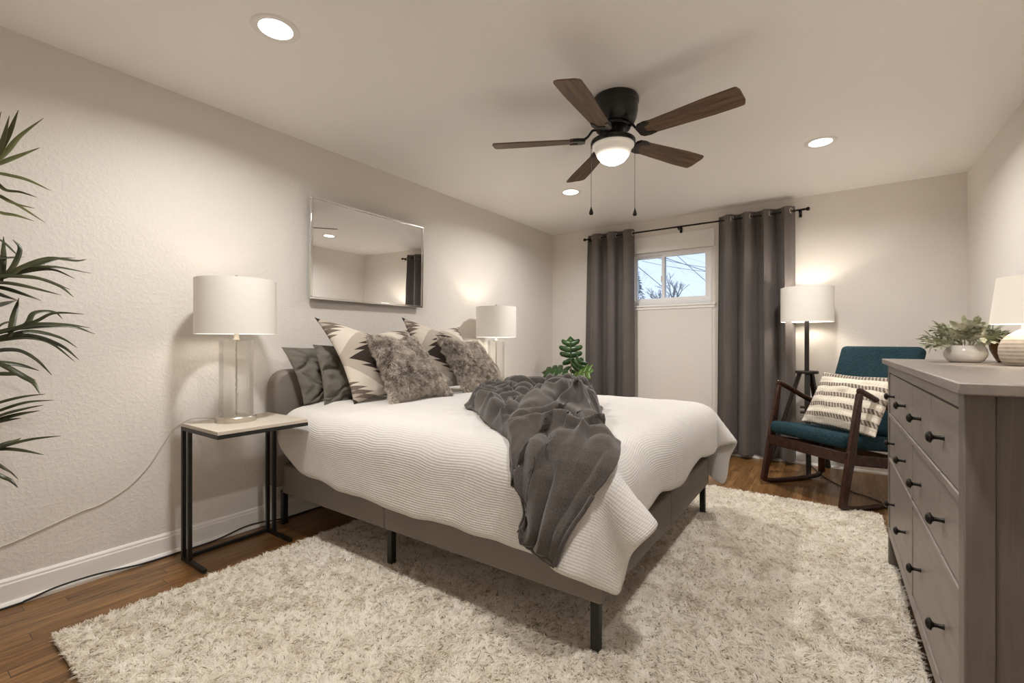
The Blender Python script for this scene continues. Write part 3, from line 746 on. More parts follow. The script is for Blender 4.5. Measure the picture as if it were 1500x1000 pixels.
0,2,0,0,0,-1,1,1,0,0,-1,1,0,0,0,0,-1,0,1,0,1,-2,0,-1,0,0,1,1,2,1,2,0,-2,-2,0,0,3,1,0,0,-2,-1,-2,1,0,1,0,0,1,0,-1,-2,-4,2,0,-3,0,-2,0,25,2,2,2,2,2,0,-1,-1,2,-1,3,0,0,-1,1,1,0,1,-1,0,0,1,0,-2,-1,1,1,1,0,-1,-2,0,-1,1,1,0,2,
1,0,-1,-2,-3,-1,1,1,3,1,0,0,-1,0,-1,1,-1,1,1,0,1,-1,-1,-4,-3,-3,-1,-2,0,-1,16,1,0,1,2,2,4,6,3,0,4,-1,1,-1,0,0,1,1,0,0,-1,1,0,-1,-1,0,0,1,0,-1,-1,0,-1,1,2,0,0,-1,0,-2,-1,-2,-2,-1,0,2,1,2,0,1,0,0,1,-1,1,0,-1,1,-1,-1,-3,1,
-5,-1,-1,0,-1,1,25,2,4,3,3,3,0,-2,1,-1,0,1,-2,-1,-1,0,0,1,1,1,0,0,1,0,-1,-2,-1,0,-1,0,-1,-1,1,1,1,1,1,0,-2,-2,-1,-1,-1,0,0,0,0,-1,1,0,1,0,2,1,0,-1,0,0,1,1,1,2,0,-1,-1,-1,0,-2,38,1,-1,-2,-5,-6,-6,2,4,13,0,-19,6,-2,2,0,1,
1,1,1,2,1,0,0,0,-1,-1,-4,-1,-2,0,0,1,1,1,3,2,-1,0,1,-1,0,1,-1,0,-2,-2,-2,-2,-1,-1,3,1,0,0,8,-2,-1,-8,-7,-1,-1,7,3,1,-1,-4,-2,18,0,-3,-4,-1,2,11,7,8,0,-10,-13,-1,0,0,2,0,1,2,2,2,1,1,0,-1,-1,-3,-2,-3,-1,-1,0,-1,1,1,2,3,2,
1,0,1,2,2,-1,-2,-2,-3,-4,-3,-1,1,0,1,5,3,-18,30,-2,-1,-1,-5,-5,-10,-2,-2,-1,1,-2,5,1,-1,2,4,9,8,6,-1,-1,-11,-6,-10,-5,0,6,-3,5,3,2,1,0,-1,0,-1,-1,-1,-2,-2,-1,1,-1,-1,-1,1,2,1,2,2,2,1,1,0,1,-2,-2,-3,-3,-2,-2,0,3,2,-1,-2,
5,10,13,1,-1,-2,-3,-3,-5,-3,-5,-5,-2,5,1,5,4,6,5,2,0,3,-5,-5,-1,-19,3,-1,-1,5,-3,0,1,1,0,-1,-3,0,-2,1,1,0,0,0,-1,-1,2,0,0,-1,0,1,1,-1,3,1,1,-2,-2,-1,-2,0,1,-1,2,1,-1,-4,11,-1,19,7,-2,-1,0,-1,0,0,-2,-5,-6,17,3,4,3,2,-1,
-2,0,1,-6,-3,1,-5,-8,-3,-4,0,1,0,0,1,0,0,0,0,-1,1,1,-2,-1,0,1,1,-1,0,0,2,0,-1,-2,1,1,1,0,0,0,-1,-1,0,1,-2,-1,0,-1,3,9,-1,8,15,2,-2,-1,2,2,0,0,-1,-5,30,3,2,1,-3,-3,-2,0,-3,-5,-3,1,-1,-5,-5,-5,0,0,0,-1,0,0,-1,-2,-1,4,1,-1,
0,0,0,0,-1,-1,1,0,1,0,-1,0,1,0,0,-2,2,1,-2,-1,1,-1,1,-2,0,1,3,6,-1,-1,15,11,0,-1,0,1,2,0,-1,-1,33,1,1,-1,-1,-3,-2,-1,-2,-7,-1,1,1,-4,-3,-4,-3,-1,0,1,-2,-3,-1,1,0,0,0,-1,0,1,0,-1,0,1,0,0,-1,1,1,2,0,-2,-1,1,0,0,-2,0,1,1,1,
0,-1,0,3,2,0,-1,7,15,4,1,-1,-1,1,1,1,1,1435,2,3,9,16,21,24,25,27,27,27,28,28,29,30,29,28,28,27,28,27,27,27,28,28,29,29,28,28,27,26,25,25,25,26,27,28,29,29,30,30,29,28,27,27,27,26,28,27,29,29,29,28,28,28,27,27,26,27,27,
25,28,27,27,27,26,24,21,-4,-1,-2,-6,-10,-10,-6,-2,-1,-1,0,0,0,0,0,1,3,1,1,1,1,1,2,1,1,1,1,2,1,1,1,1,0,1,0,1,1,2,2,1,1,1,1,1,0,0,2,0,1,0,1,0,1,1,0,1,1,2,2,1,2,0,1,0,-1,0,0,-1,-1,4,0,-4,-5,-6,-6,-5,-2,-1,0,-1,1,-1,0,1,0,2,
1,0,0,1,0,0,1,1,2,2,2,1,1,1,1,0,0,1,0,0,1,1,0,0,0,0,0,0,0,0,2,0,0,1,0,0,1,1,1,1,1,2,1,1,0,1,1,0,-1,1,1,-3,1,2,-1,-3,-3,-1,-3,1,0,0,-1,1,-1,-1,1,1,1,0,0,-1,-1,1,0,1,0,1,1,2,2,0,1,0,1,-1,1,0,-1,-1,-1,-1,0,-1,0,1,0,1,0,2,0,
0,0,0,-1,0,1,1,0,1,1,0,2,1,2,0,0,-1,1,-1,-3,-1,3,0,-3,-4,1,-1,0,1,0,-1,1,0,0,0,1,1,0,-1,0,-2,0,-1,0,1,1,1,0,2,1,0,1,0,0,-1,-1,-1,0,-1,-1,1,0,1,1,2,1,1,1,1,0,-1,1,-1,-1,0,0,-1,0,1,1,1,1,2,1,-2,1,0,1,0,-2,0,-4,-2,-4,1,1,1,
0,1,0,-1,0,0,2,0,1,1,-2,-1,-2,-2,-1,-2,0,1,2,2,2,3,1,2,0,0,-1,-2,-2,0,-1,-1,2,0,2,1,1,1,2,0,1,1,0,0,0,0,-1,-1,0,0,-1,1,1,0,1,0,1,1,0,0,-2,-1,-1,-5,-2,-4,0,2,2,0,0,0,-1,-1,0,3,1,1,2,0,-2,-2,-2,-1,-1,-1,0,1,2,4,2,2,1,0,0,
0,-1,-1,0,1,0,1,0,1,1,0,0,0,1,1,2,2,0,0,0,-2,0,-2,0,-1,0,2,-1,-1,0,-1,0,-1,1,0,0,-3,-5,-3,-1,0,1,1,0,0,-1,0,-1,1,3,2,2,2,1,0,-1,-2,-2,-2,-1,0,1,0,3,1,1,2,2,1,1,0,1,0,0,0,0,-1,0,-1,0,1,0,2,1,1,2,0,0,-1,-2,0,-2,-1,1,0,0,
-1,1,0,0,1,-1,-1,0,0,-2,-2,-3,0,1,0,-1,1,-1,0,0,0,2,2,3,1,2,1,0,-1,-1,-2,-2,-1,-1,0,0,0,2,2,1,2,2,1,0,1,0,0,-1,-1,-1,0,-1,0,1,0,1,1,0,0,-1,1,-1,-2,0,1,0,0,-1,-1,0,0,0,1,1,0,-1,-2,-2,-1,-2,-1,-1,1,0,0,0,1,1,0,0,3,1,2,2,1,
1,1,-1,0,-2,-2,-1,-2,-1,-1,0,0,1,2,2,2,2,1,0,0,0,0,-1,-1,0,0,0,1,-1,-1,0,0,1,0,1,1,1,0,-1,-2,-1,-2,1,-1,1,0,0,0,0,-1,-2,-2,-1,-2,-1,-1,1,0,1,1,1,1,1,1,1,2,1,1,1,0,0,0,1,-1,-2,-1,-2,-1,-2,-1,1,0,1,4,2,2,2,0,0,-1,0,0,-1,1,
0,-1,-1,0,-1,0,1,3,2,2,0,0,-2,-3,-5,0,-2,1,0,0,0,0,-1,2,-1,0,0,-3,-1,0,-1,1,2,1,1,0,1,-1,1,0,-1,0,-1,0,2,1,2,1,1,0,-2,-1,-2,-2,-3,1,1,1,3,1,1,1,1,0,-1,0,1,0,0,-1,0,-1,1,0,2,2,3,2,2,-1,-3,-4,-3,-2,1,0,-1,-1,1,0,1,-2,2,1,
1,1,0,-2,1,0,1,2,1,1,-1,0,-2,-1,-1,-1,-1,1,2,3,2,3,1,1,1,-2,-2,-2,0,-1,1,2,1,1,1,0,0,0,1,1,1,0,0,-1,0,0,1,3,1,3,2,2,0,-3,-5,-7,-4,-4,2,-1,-2,0,-1,0,0,2,1,2,2,1,0,1,0,0,1,0,1,0,0,0,-1,-2,-1,-1,1,2,1,2,3,1,2,1,-1,0,0,0,1,
1,1,0,0,-1,0,0,0,1,1,1,1,0,-1,1,0,2,1,2,3,1,1,-1,-2,-5,-7,-5,-4,-3,-3,0,2,1,0,0,1,0,2,1,2,2,0,0,-1,1,-1,0,0,1,-1,-2,-1,-1,0,1,2,2,3,3,1,2,1,0,1,1,1,1,0,0,-1,-2,-2,0,0,2,1,2,2,1,-1,-1,1,1,2,1,2,1,1,0,-1,-2,-7,-6,-6,-4,-3,
-2,3,0,0,0,0,0,-1,-2,1,1,1,1,0,0,1,0,0,1,0,0,-1,-1,-1,0,1,2,4,3,2,0,1,0,0,0,1,2,2,2,0,-2,-2,-1,-1,0,1,2,3,2,0,-1,0,0,1,2,2,2,1,0,-2,-2,-3,-5,-6,-7,-4,-5,-1,0,0,0,0,-1,0,0,0,1,-2,0,0,0,1,0,1,2,2,0,1,0,-1,0,0,2,2,4,2,1,0,
0,-2,-2,-1,1,3,3,3,1,0,-1,-1,-2,0,2,1,2,1,0,0,-1,0,2,2,1,1,0,-1,-1,-2,-2,-4,-6,-5,-5,-3,2,-1,-2,-2,1,0,0,1,0,0,-1,1,-1,-2,0,1,2,2,1,3,1,1,-1,1,0,2,1,3,2,2,-1,-2,-3,-2,-1,-1,3,2,3,2,1,0,1,-1,0,1,0,2,0,0,-1,-1,1,1,1,0,2,0,
-1,-1,-1,-1,-2,-4,-7,-5,-1,0,-1,-3,0,3,-1,0,-1,-1,0,0,0,0,1,1,1,1,1,1,1,1,1,-1,0,0,1,1,2,1,2,-2,0,-2,-1,-1,0,3,1,2,1,0,1,0,0,1,1,0,1,-1,-1,-1,-1,0,1,1,1,2,0,0,2,1,0,0,-5,-9,-5,-4,-2,-2,-1,2,1,0,0,-1,1,0,0,-1,2,1,1,2,2,2,
1,1,-1,-2,-1,-2,-1,1,1,2,2,1,0,0,-1,1,0,2,2,2,1,0,0,-1,-1,0,1,0,1,1,0,0,-1,-2,0,1,1,2,2,1,1,2,2,2,-1,-6,-9,-8,-7,-2,0,2,0,0,0,-2,0,0,0,0,1,1,1,2,1,3,2,2,2,-1,0,-2,-3,-1,0,0,2,1,1,1,-1,0,1,0,3,2,2,1,1,0,-2,-1,-1,1,0,3,2,
1,0,-1,-1,0,0,1,2,2,2,1,2,2,1,-3,-7,-10,-8,-6,1,0,0,-2,0,1,-1,2,0,0,-1,-1,0,0,0,-1,2,0,2,2,1,2,-1,-2,-1,-1,-1,1,0,1,0,0,0,-1,0,1,1,1,1,1,-1,0,-1,0,0,0,2,1,1,1,1,0,-1,-1,0,0,1,2,0,2,1,0,-2,-4,-4,-3,-5,1,0,1,0,0,-1,0,1,-1,
0,0,1,1,-1,1,-2,-1,-2,-1,1,1,3,1,1,1,0,0,0,-1,1,0,1,0,-2,0,-2,-1,-2,0,0,0,2,0,1,1,0,1,0,1,1,1,0,0,0,0,-1,0,0,-1,1,-1,0,-1,-2,-1,0,0,1,0,0,1,1,-1,-1,-1,0,-3,1,0,0,0,0,0,2,-1,-2,-2,-1,1,0,1,2,2,0,0,2,2,0,1,1,0,-1,-2,-2,-2,
-1,-1,0,1,0,2,2,1,2,0,1,-1,-1,-1,-1,1,0,0,1,0,0,0,-1,0,-2,-3,-1,-1,0,1,2,0,1,0,-1,2,1,-2,-1,-1,0,1,2,0,0,-1,-1,0,-1,0,-1,-1,0,0,0,0,1,1,1,1,1,1,0,0,-1,0,-1,0,-1,0,0,0,0,-1,1,1,1,2,-1,0,-1,-2,0,-1,1,2,1,0,0,0,-1,-1,-2,-1,
-2,0,1,2,1,0,-1,-1,0,0,2,1,-1,3,-1,0,0,0,-1,-1,1,1,1,0,-1,-1,-1,-1,-1,0,0,1,0,0,0,-1,-1,-1,2,-1,1,1,2,0,1,-1,-1,-1,-2,0,1,0,1,0,-1,0,-1,0,2,0,1,1,-1,-1,-1,0,-1,1,0,1,2,1,-1,-1,-1,-1,0,1,0,0,1,1,0,0,-1,-1,1,1,-1,1,2,1,0,
-1,-1,-1,0,0,0,0,-1,-1,-2,-2,-2,0,0,2,2,1,2,2,0,-1,-2,-2,-1,-2,-1,1,1,1,0,1,0,1,0,1,-1,0,-1,-1,0,0,1,1,2,2,0,-1,1,0,-1,0,-1,-1,0,1,0,0,0,1,-1,0,-1,0,1,1,-1,-1,1,0,1,2,1,1,1,-1,-2,-3,-3,-2,-1,-1,1,1,2,2,1,0,0,-1,-1,0,-2,
0,0,0,0,0,2,0,2,0,0,-1,0,-2,0,-1,0,0,2,2,2,2,0,-2,-2,0,0,0,0,0,0,0,-1,-3,1,0,-1,0,1,2,0,0,-1,-1,0,1,2,2,1,2,0,0,-2,-2,-2,-3,-2,0,0,2,2,3,0,1,-1,-1,0,-1,1,0,0,-1,0,-1,0,0,-2,0,-1,0,0,0,0,1,0,0,1,2,3,1,-1,0,-4,0,1,-1,2,0,
-1,0,0,1,-2,-2,0,1,3,-1,0,-1,0,0,-1,0,0,0,2,0,1,-1,1,-1,0,1,-1,0,1,1,1,0,1,-2,-2,0,0,1,1,1,0,-1,-1,0,-1,-1,1,-1,-1,0,-1,1,1,1,0,1,0,-1,0,0,0,-1,-1,0,1,2,-1,0,0,0,0,0,0,1,0,1,-1,-1,0,0,0,1,-1,-1,-2,-1,-2,0,-1,1,2,3,3,1,2,
0,0,0,-1,-1,-2,-2,-1,-1,0,1,2,1,0,0,0,0,0,1,-1,0,0,-1,1,1,1,0,1,-1,-1,-2,-1,-2,1,-1,4,0,-1,0,0,1,-1,-1,1,-2,2,1,2,-2,-2,1,0,1,1,0,0,-1,-2,-3,-2,-2,0,2,1,3,2,3,2,0,-1,-1,-1,-3,-1,-1,-1,0,0,0,0,0,1,0,0,1,2,2,2,0,0,0,0,0,
-1,0,0,0,-2,-1,-3,0,-1,2,2,1,-1,0,1,-2,0,1,0,1,1,1,-1,0,0,-2,0,0,1,2,1,0,-1,-2,-2,-3,-1,-1,2,2,2,2,2,0,0,-1,-2,-2,-2,-1,0,-1,0,0,-1,1,-1,-1,0,1,1,2,2,2,1,1,0,0,0,0,0,-1,0,-1,-1,-2,0,1,1,0,2,-1,-1,-1,1,0,0,0,-2,-1,2,1,-1,
1,-2,-1,2,2,1,2,1,0,-3,-1,-2,-1,0,0,1,2,0,1,0,-1,0,0,-1,-1,0,0,0,0,0,-1,-1,0,-1,-1,0,-1,1,2,2,1,1,0,1,0,-1,1,0,0,-1,0,-1,1,-1,1,-1,0,-2,2,-1,0,1,0,-1,-2,-2,1,2,1,0,-1,-1,0,3,2,2,1,1,-2,-1,-2,-1,-1,-1,0,0,0,0,1,1,1,1,0,0,
0,0,0,1,0,0,0,-2,-3,-2,0,0,1,1,2,0,0,-1,0,0,0,1,1,2,-1,0,-2,0,-2,0,0,1,0,1,1,-1,-1,0,0,1,0,0,1,0,-3,-2,1,1,3,2,1,0,0,-1,0,-3,-1,-1,-2,0,-1,1,1,1,2,2,1,0,0,0,1,0,1,1,-1,-2,-1,-1,-1,0,0,1,0,0,-1,-1,-2,0,0,2,1,1,1,0,-1,-1,
0,0,0,1,-1,0,0,-1,1,0,0,0,1,-1,-1,0,0,-1,-2,0,0,0,0,2,0,0,0,0,-1,0,0,-1,1,0,0,1,0,0,1,-1,1,1,0,1,0,0,0,1,0,-1,1,0,1,0,-1,0,-1,-1,-2,-1,1,-1,1,0,0,0,1,0,-1,0,0,0,1,0,-1,1,2,0,1,-1,-2,1,0,0,-1,-1,-1,-3,-2,-1,1,0,2,2,1,2,1,
0,0,0,0,0,1,-1,-1,-1,-1,1,0,0,0,-1,0,0,0,0,1,1,0,1,0,0,2,1,0,0,0,-2,-2,-1,-1,0,1,1,-1,0,1,1,0,0,1,1,-1,-2,0,2,1,0,0,-1,-2,0,1,0,-2,-2,-3,-2,0,1,3,3,2,0,1,0,-1,1,0,0,-1,0,0,-1,-1,0,0,0,0,0,-1,0,0,0,0,0,-1,0,1,1,2,2,2,-1,
-1,-1,-2,-1,0,0,0,1,0,0,0,0,0,0,0,-1,0,0,-2,1,0,1,-1,-1,2,-1,3,1,-1,-2,-2,-1,-1,1,2,2,1,1,-1,-1,0,-2,1,0,1,-1,0,0,1,0,0,-1,0,0,0,-1,1,0,-1,-1,0,0,-1,1,1,2,1,1,-1,-2,-1,-1,0,1,2,-1,0,0,1,-2,1,-1,0,2,0,-1,0,-4,0,0,1,2,0,2,
0,2,1,-1,-1,-1,0,1,1,0,0,-1,-1,-1,-2,-1,0,0,1,1,1,1,0,0,1,0,0,0,0,1,0,0,-1,-1,0,-1,0,0,0,0,0,-1,0,-1,-1,1,1,1,0,1,0,0,-2,1,-1,1,0,-1,-1,2,1,2,-1,-1,1,-1,-1,0,0,0,2,1,-1,1,0,-1,0,1,0,0,-1,-2,-2,-1,-1,1,0,2,1,2,1,1,-1,1,0,
0,2,0,1,0,0,0,-1,-2,-1,-1,-2,-1,-1,1,0,1,1,0,0,0,1,-1,0,-2,0,0,0,0,0,-2,2,2,3,0,0,0,-1,0,0,-2,-2,1,0,1,1,-1,-1,0,0,0,2,1,0,0,0,-1,-2,-1,1,0,1,1,1,0,0,-1,0,1,0,2,0,2,2,1,-2,-2,-3,-3,-1,-2,1,1,2,3,0,0,-1,0,-2,0,0,1,2,0,1,
-1,-2,0,-1,-1,-1,0,-1,0,0,-1,0,2,-1,-1,1,1,-1,0,0,0,0,0,1,2,2,1,-1,-1,0,-1,-2,0,0,0,0,0,-1,-1,0,-1,1,0,1,3,2,1,1,-2,-3,-2,-3,-1,1,1,3,2,0,0,0,-1,0,0,-1,0,-1,0,0,1,1,2,-1,-1,0,1,1,0,0,1,-1,-2,-1,0,-1,0,1,-1,0,0,-1,1,1,1,
1,1,1,0,-1,-1,-1,-1,-1,-2,1,-1,-1,0,-2,0,-1,1,1,1,3,2,0,0,-1,-2,-2,0,-1,1,2,0,2,0,-1,0,0,1,1,0,1,0,0,0,0,-1,2,0,-5,0,0,0,1,2,2,0,0,0,0,0,0,0,0,0,1,0,0,-1,0,-1,0,-1,0,0,0,-1,0,0,-1,1,-1,-1,0,-1,0,-1,1,1,0,1,1,1,0,0,0,-2,
-1,0,-1,0,0,1,1,0,2,0,2,1,1,0,-2,-1,-1,0,1,0,-3,-1,0,0,0,0,1,3,0,-2,-1,-1,1,2,1,2,0,0,-1,-1,-2,-2,-1,0,0,1,1,1,1,1,0,-1,1,-2,-1,-1,-1,0,0,0,0,0,0,1,1,0,0,0,-1,-1,-2,1,0,1,1,1,0,1,1,0,-3,0,1,1,1,0,-1,2,4,2,-1,0,1,-1,-3,
-2,0,-2,-1,1,0,1,1,0,1,-1,-1,-1,-1,0,-1,0,1,2,1,1,0,0,0,1,-1,-1,-1,-1,0,1,1,0,-1,-1,0,-1,1,2,1,-1,0,-1,0,0,1,0,0,-1,0,0,0,1,0,1,1,-2,0,1,1,1,4,-2,1,0,-1,-1,1,-2,0,0,0,0,0,0,0,0,-2,1,-1,0,0,0,2,2,1,0,0,0,0,-1,0,-1,-1,1,0,
1,0,1,1,-1,0,-1,-1,0,0,1,1,1,0,0,0,0,1,0,0,-1,-1,-2,-1,0,0,-1,-1,2,1,1,2,2,1,0,0,0,-2,-1,-1,4,0,2,1,0,0,-2,-2,-1,-1,-1,0,1,1,3,1,2,0,0,0,-2,-2,-1,-2,0,1,1,0,1,2,1,0,1,-1,0,-1,0,0,1,0,1,1,0,0,0,0,1,-1,1,-3,0,0,-2,2,-1,-2,
1,1,2,3,4,-6,4,2,0,1,0,-2,-2,4,1,1,1,-1,0,-1,-2,-1,-1,0,1,1,2,2,1,1,-1,-3,-2,-3,-2,0,0,2,2,2,3,1,0,-1,-1,1,-1,0,-1,1,-1,1,0,0,1,0,1,0,-1,1,0,0,-1,-4,-3,-1,1,5,3,4,4,5,2,-13,5,3,3,2,1,3,-5,1,-2,2,0,2,1,1,-1,-1,-2,-1,-1,1,
0,2,1,1,-2,-2,-2,-2,-1,0,2,3,3,3,1,0,-1,-1,-2,-1,-1,0,1,-1,0,0,0,0,1,1,0,0,1,1,-1,0,-2,0,8,4,5,-6,1,4,4,2,2,-26,4,3,4,3,5,4,7,-11,5,-2,1,2,2,2,0,0,-2,-1,-2,-1,0,0,1,-1,0,-1,-2,1,2,2,2,2,2,2,-2,-2,-3,-2,0,-1,0,1,0,1,-1,
-1,1,0,0,0,0,1,0,0,1,0,1,-2,-1,5,11,3,4,2,1,1,2,-31,-1,1,0,0,1,4,7,20,-2,-1,0,2,1,0,1,-1,0,-2,-2,-1,0,-1,-1,1,0,0,2,2,2,2,2,1,1,-2,-2,-4,-2,-2,-1,0,1,1,1,1,0,0,-1,0,-1,0,0,0,-1,0,1,1,0,10,7,4,-3,9,1,-1,-1,-1,-1,-26,-1,2,
4,7,7,7,6,-2,-3,4,-2,-2,0,0,-1,-1,-1,0,0,0,-1,1,0,0,-1,1,2,1,2,1,1,-1,-2,-2,-3,-1,-3,0,1,1,2,1,2,0,0,0,-1,-1,0,0,0,-1,0,-1,-1,-2,5,-4,0,1,3,5,3,1,-2,-5,-3,4,3,4,5,7,7,4,-1,-4,-20,-3,-3,0,-1,-2,0,-1,-1,0,1,1,1,0,0,-1,1,0,
0,1,-1,0,-1,-1,-3,-2,0,-2,1,0,0,1,2,1,2,0,0,-1,0,0,0,0,0,0,0,0,-2,-1,-3,-13,-8,-2,-3,2,2,1,-1,0,0,28,1,0,2,1,0,-4,-3,-18,-1,7,-12,0,0,0,-1,0,0,0,1,1,0,0,0,0,-2,1,0,-1,0,0,-3,-1,-1,0,0,1,1,0,1,1,0,1,-1,0,0,-1,0,0,0,0,1,0,
1,1,-1,-4,-4,-5,-3,-7,-6,-5,-2,-2,1,1,0,32,-2,0,-1,-2,-5,-6,-19,-6,18,-1,-9,1,-1,2,0,-1,0,0,1,0,1,0,-1,-1,0,-1,0,1,0,-1,-1,-2,1,1,2,2,2,1,-1,-1,-1,-1,-1,0,0,0,-1,0,0,2,0,0,1,0,2,-20,10,9,-8,-7,-5,-6,-7,-4,-3,0,2,32,0,-3,
-4,-6,-8,-15,-5,8,10,-3,-2,-8,2,1,1,2,0,0,-1,0,-1,-1,0,-2,0,1,2,0,1,0,0,0,0,1,2,2,1,0,0,-1,-1,-2,-1,-1,-1,0,0,1,0,0,0,1,0,0,1,-12,-7,15,7,-3,-7,-6,-6,-5,-4,-3,-3,31,-4,-3,-6,-9,-11,-5,3,7,5,-3,-1,-6,-2,0,1,0,2,0,0,0,-1,
-1,0,0,1,1,1,3,1,1,1,0,0,0,-1,0,-1,0,-1,-1,-1,0,-1,0,0,1,1,0,1,0,0,0,-1,0,-3,-2,-17,8,12,5,0,-4,-4,-4,-4,-5,-5,20,-2,-4,-8,-8,-4,-1,4,9,4,-4,-1,-5,-4,-2,0,2,1,1,1,0,0,0,-1,1,1,1,1,1,1,0,1,0,0,-1,-1,-2,-1,-1,0,-1,-1,-1,1,
0,2,1,2,1,1,0,0,-1,0,-2,-3,0,-10,-8,12,9,4,1,-2,-3,-2,-3,-4,12,-3,-5,-6,-3,-1,2,4,8,2,-4,1,-4,-5,-3,0,1,2,2,1,-1,0,0,0,1,1,0,-1,-1,-1,0,0,2,0,0,-1,-1,-2,0,0,-1,0,1,0,2,0,2,0,1,0,-1,-1,0,-1,0,-1,2,-6,-12,3,10,6,2,3,0,-2,
-2,-3,556,28,28,27,24,18,12,6,2,1,1,4,7,3,3,1,0,-1,0,0,0,1,0,0,0,2,0,-1,-1,1,3,2,0,-1,1,0,-1,-1,-1,0,1,1,0,0,1,0,0,0,-1,0,1,1,2,-1,-2,-1,0,-1,-1,-4,-13,-7,-1,0,-1,-5,-10,-16,-45,-1,-1,1,3,9,10,10,8,3,0,-1,-1,3,-1,2,2,0,
-1,0,1,0,1,-1,1,-2,1,0,0,-2,-3,1,2,0,-1,0,2,0,1,0,0,0,0,-1,-2,0,1,1,1,0,0,0,-1,0,1,-1,-1,0,0,1,1,-1,0,0,0,-1,-2,-1,-31,0,0,0,1,1,5,8,6,7,2,-3,-2,0,5,-1,0,3,1,-1,0,0,-2,-1,-1,1,0,2,0,0,-1,-1,0,1,0,0,-2,0,1,1,0,-1,2,1,-1,
-3,-1,1,2,-1,-1,0,1,0,1,2,0,0,-1,-1,0,1,0,0,0,-2,-2,-2,-19,0,1,1,2,1,3,2,4,2,2,1,-2,-1,0,5,0,0,0,0,-1,0,1,0,-1,-1,-1,0,0,0,2,0,-1,-1,-1,1,2,2,0,-1,-1,0,-2,-2,0,2,0,-1,-2,0,0,1,1,3,2,0,2,-1,-2,-1,0,-1,0,0,-2,-2,-3,-2,-18,
0,0,1,1,2,1,4,2,4,3,1,0,-1,0,2,-1,-1,-1,1,-1,-1,0,2,1,0,0,-2,0,1,0,-1,-1,0,1,1,1,0,-2,0,-1,0,-1,0,1,2,1,-2,-2,0,2,0,-1,-1,1,2,-1,0,1,-2,1,0,1,0,0,-2,-3,-4,-19,2,1,1,0,1,2,1,4,1,4,2,-1,1,0,-1,1,-1,1,1,1,-1,-2,-1,2,2,1,0,
0,0,-2,-2,-1,1,0,0,0,-1,0,-2,0,1,1,1,1,-2,-1,0,1,2,0,0,-2,-1,0,0,0,1,2,-2,1,2,-1,0,-1,-2,-1,-3,-20,3,2,1,0,0,-1,1,2,5,3,3,1,-2,-2,0,5,1,-1,-1,0,0,1,0,0,0,-1,-1,-1,0,0,0,2,1,1,-2,-1,1,-1,-1,-1,0,1,2,-1,0,-1,1,2,-2,-1,0,2,
2,-1,-1,0,1,-1,-2,1,0,1,0,-1,-1,-3,-1,-17,2,3,1,1,-1,-1,-1,1,2,4,5,0,0,-1,-1,2,0,1,-1,-1,1,1,2,0,-1,-2,-1,0,0,1,0,-1,0,0,1,-2,-1,1,1,0,-1,0,2,1,1,-1,0,-1,1,-2,0,1,1,1,-1,-1,-1,0,1,0,2,-1,0,-1,-1,-1,-3,-7,1,1,1,0,0,-1,-1,
-1,2,2,1,2,-2,1,0,0,1,0,0,1,1,-1,-1,0,1,1,-1,0,-1,0,0,0,-1,0,-1,-1,-1,1,2,2,-2,-1,-1,2,-1,2,1,0,0,0,-2,-1,0,0,1,0,0,0,0,1,0,0,0,-1,-1,-3,0,-5,-1,-1,0,0,0,0,0,2,-1,2,1,2,1,-1,0,0,0,1,1,0,0,0,-1,0,0,0,2,-1,0,0,1,0,0,-2,-2,
1,-1,0,1,0,1,0,1,-1,1,1,-2,0,0,2,-1,-2,-3,0,3,2,0,0,1,-1,-1,1,-2,-2,-2,1,0,0,-3,-2,-2,0,0,0,1,0,2,-1,3,1,1,0,-2,0,0,0,1,1,-1,1,3,-1,-2,1,0,0,0,-1,0,-2,-1,2,1,0,1,0,-1,-1,0,1,-3,0,1,-1,0,-1,1,0,3,1,-1,-1,-2,-1,2,-1,1,1,2,
-1,-2,-2,0,-1,1,2,-2,-2,-2,-1,0,1,1,1,0,1,0,1,-1,-1,0,0,1,2,-2,-1,0,3,0,0,-1,-1,1,0,-1,1,1,1,0,-2,0,-1,1,0,0,0,1,-1,-1,-1,1,0,1,1,-1,0,0,1,2,-3,-3,0,1,-1,0,3,2,-2,-4,-2,-2,1,2,0,1,-1,-1,-1,1,1,1,2,1,-1,-1,-2,1,-1,0,0,-2,
-2,1,1,3,-2,-2,-1,1,2,1,2,2,0,-3,0,0,0,-1,-1,0,1,0,2,0,1,1,2,-3,0,1,0,0,-1,-3,-1,0,1,2,1,-3,-4,2,2,-2,-5,-5,-7,-5,-1,-1,-4,1,2,0,1,1,1,2,0,0,0,-3,0,-2,0,0,-1,0,0,0,1,0,1,-1,0,1,1,1,0,1,-1,-2,-1,1,0,-1,1,1,1,1,-1,0,0,1,
-1,1,1,-2,-1,-1,-2,0,1,1,1,-2,-1,-5,3,2,-1,-5,-7,-8,-7,-4,-1,1,-7,2,2,2,1,1,2,0,2,0,-1,-1,-2,-1,-1,0,-1,0,1,1,0,0,-1,0,0,1,0,0,2,0,0,1,0,-1,-3,0,2,2,2,0,-1,-1,0,-1,-1,0,0,0,0,-1,0,2,-1,-3,-3,-1,-2,1,1,2,-3,-7,-9,-8,-4,
-1,-1,-1,-9,2,2,2,1,1,1,2,0,0,-1,0,-1,0,1,0,0,-1,-1,0,2,-1,-1,1,0,-1,1,2,0,-2,1,1,0,-1,2,2,1,-1,-2,1,1,0,-2,-1,-1,-1,-1,0,0,0,1,-1,-1,0,-1,-3,-1,2,3,-3,-7,-9,-6,-4,-3,-2,-1,-2,-8,1,1,2,1,0,0,0,0,1,1,0,1,0,0,0,0,0,0,1,-1,
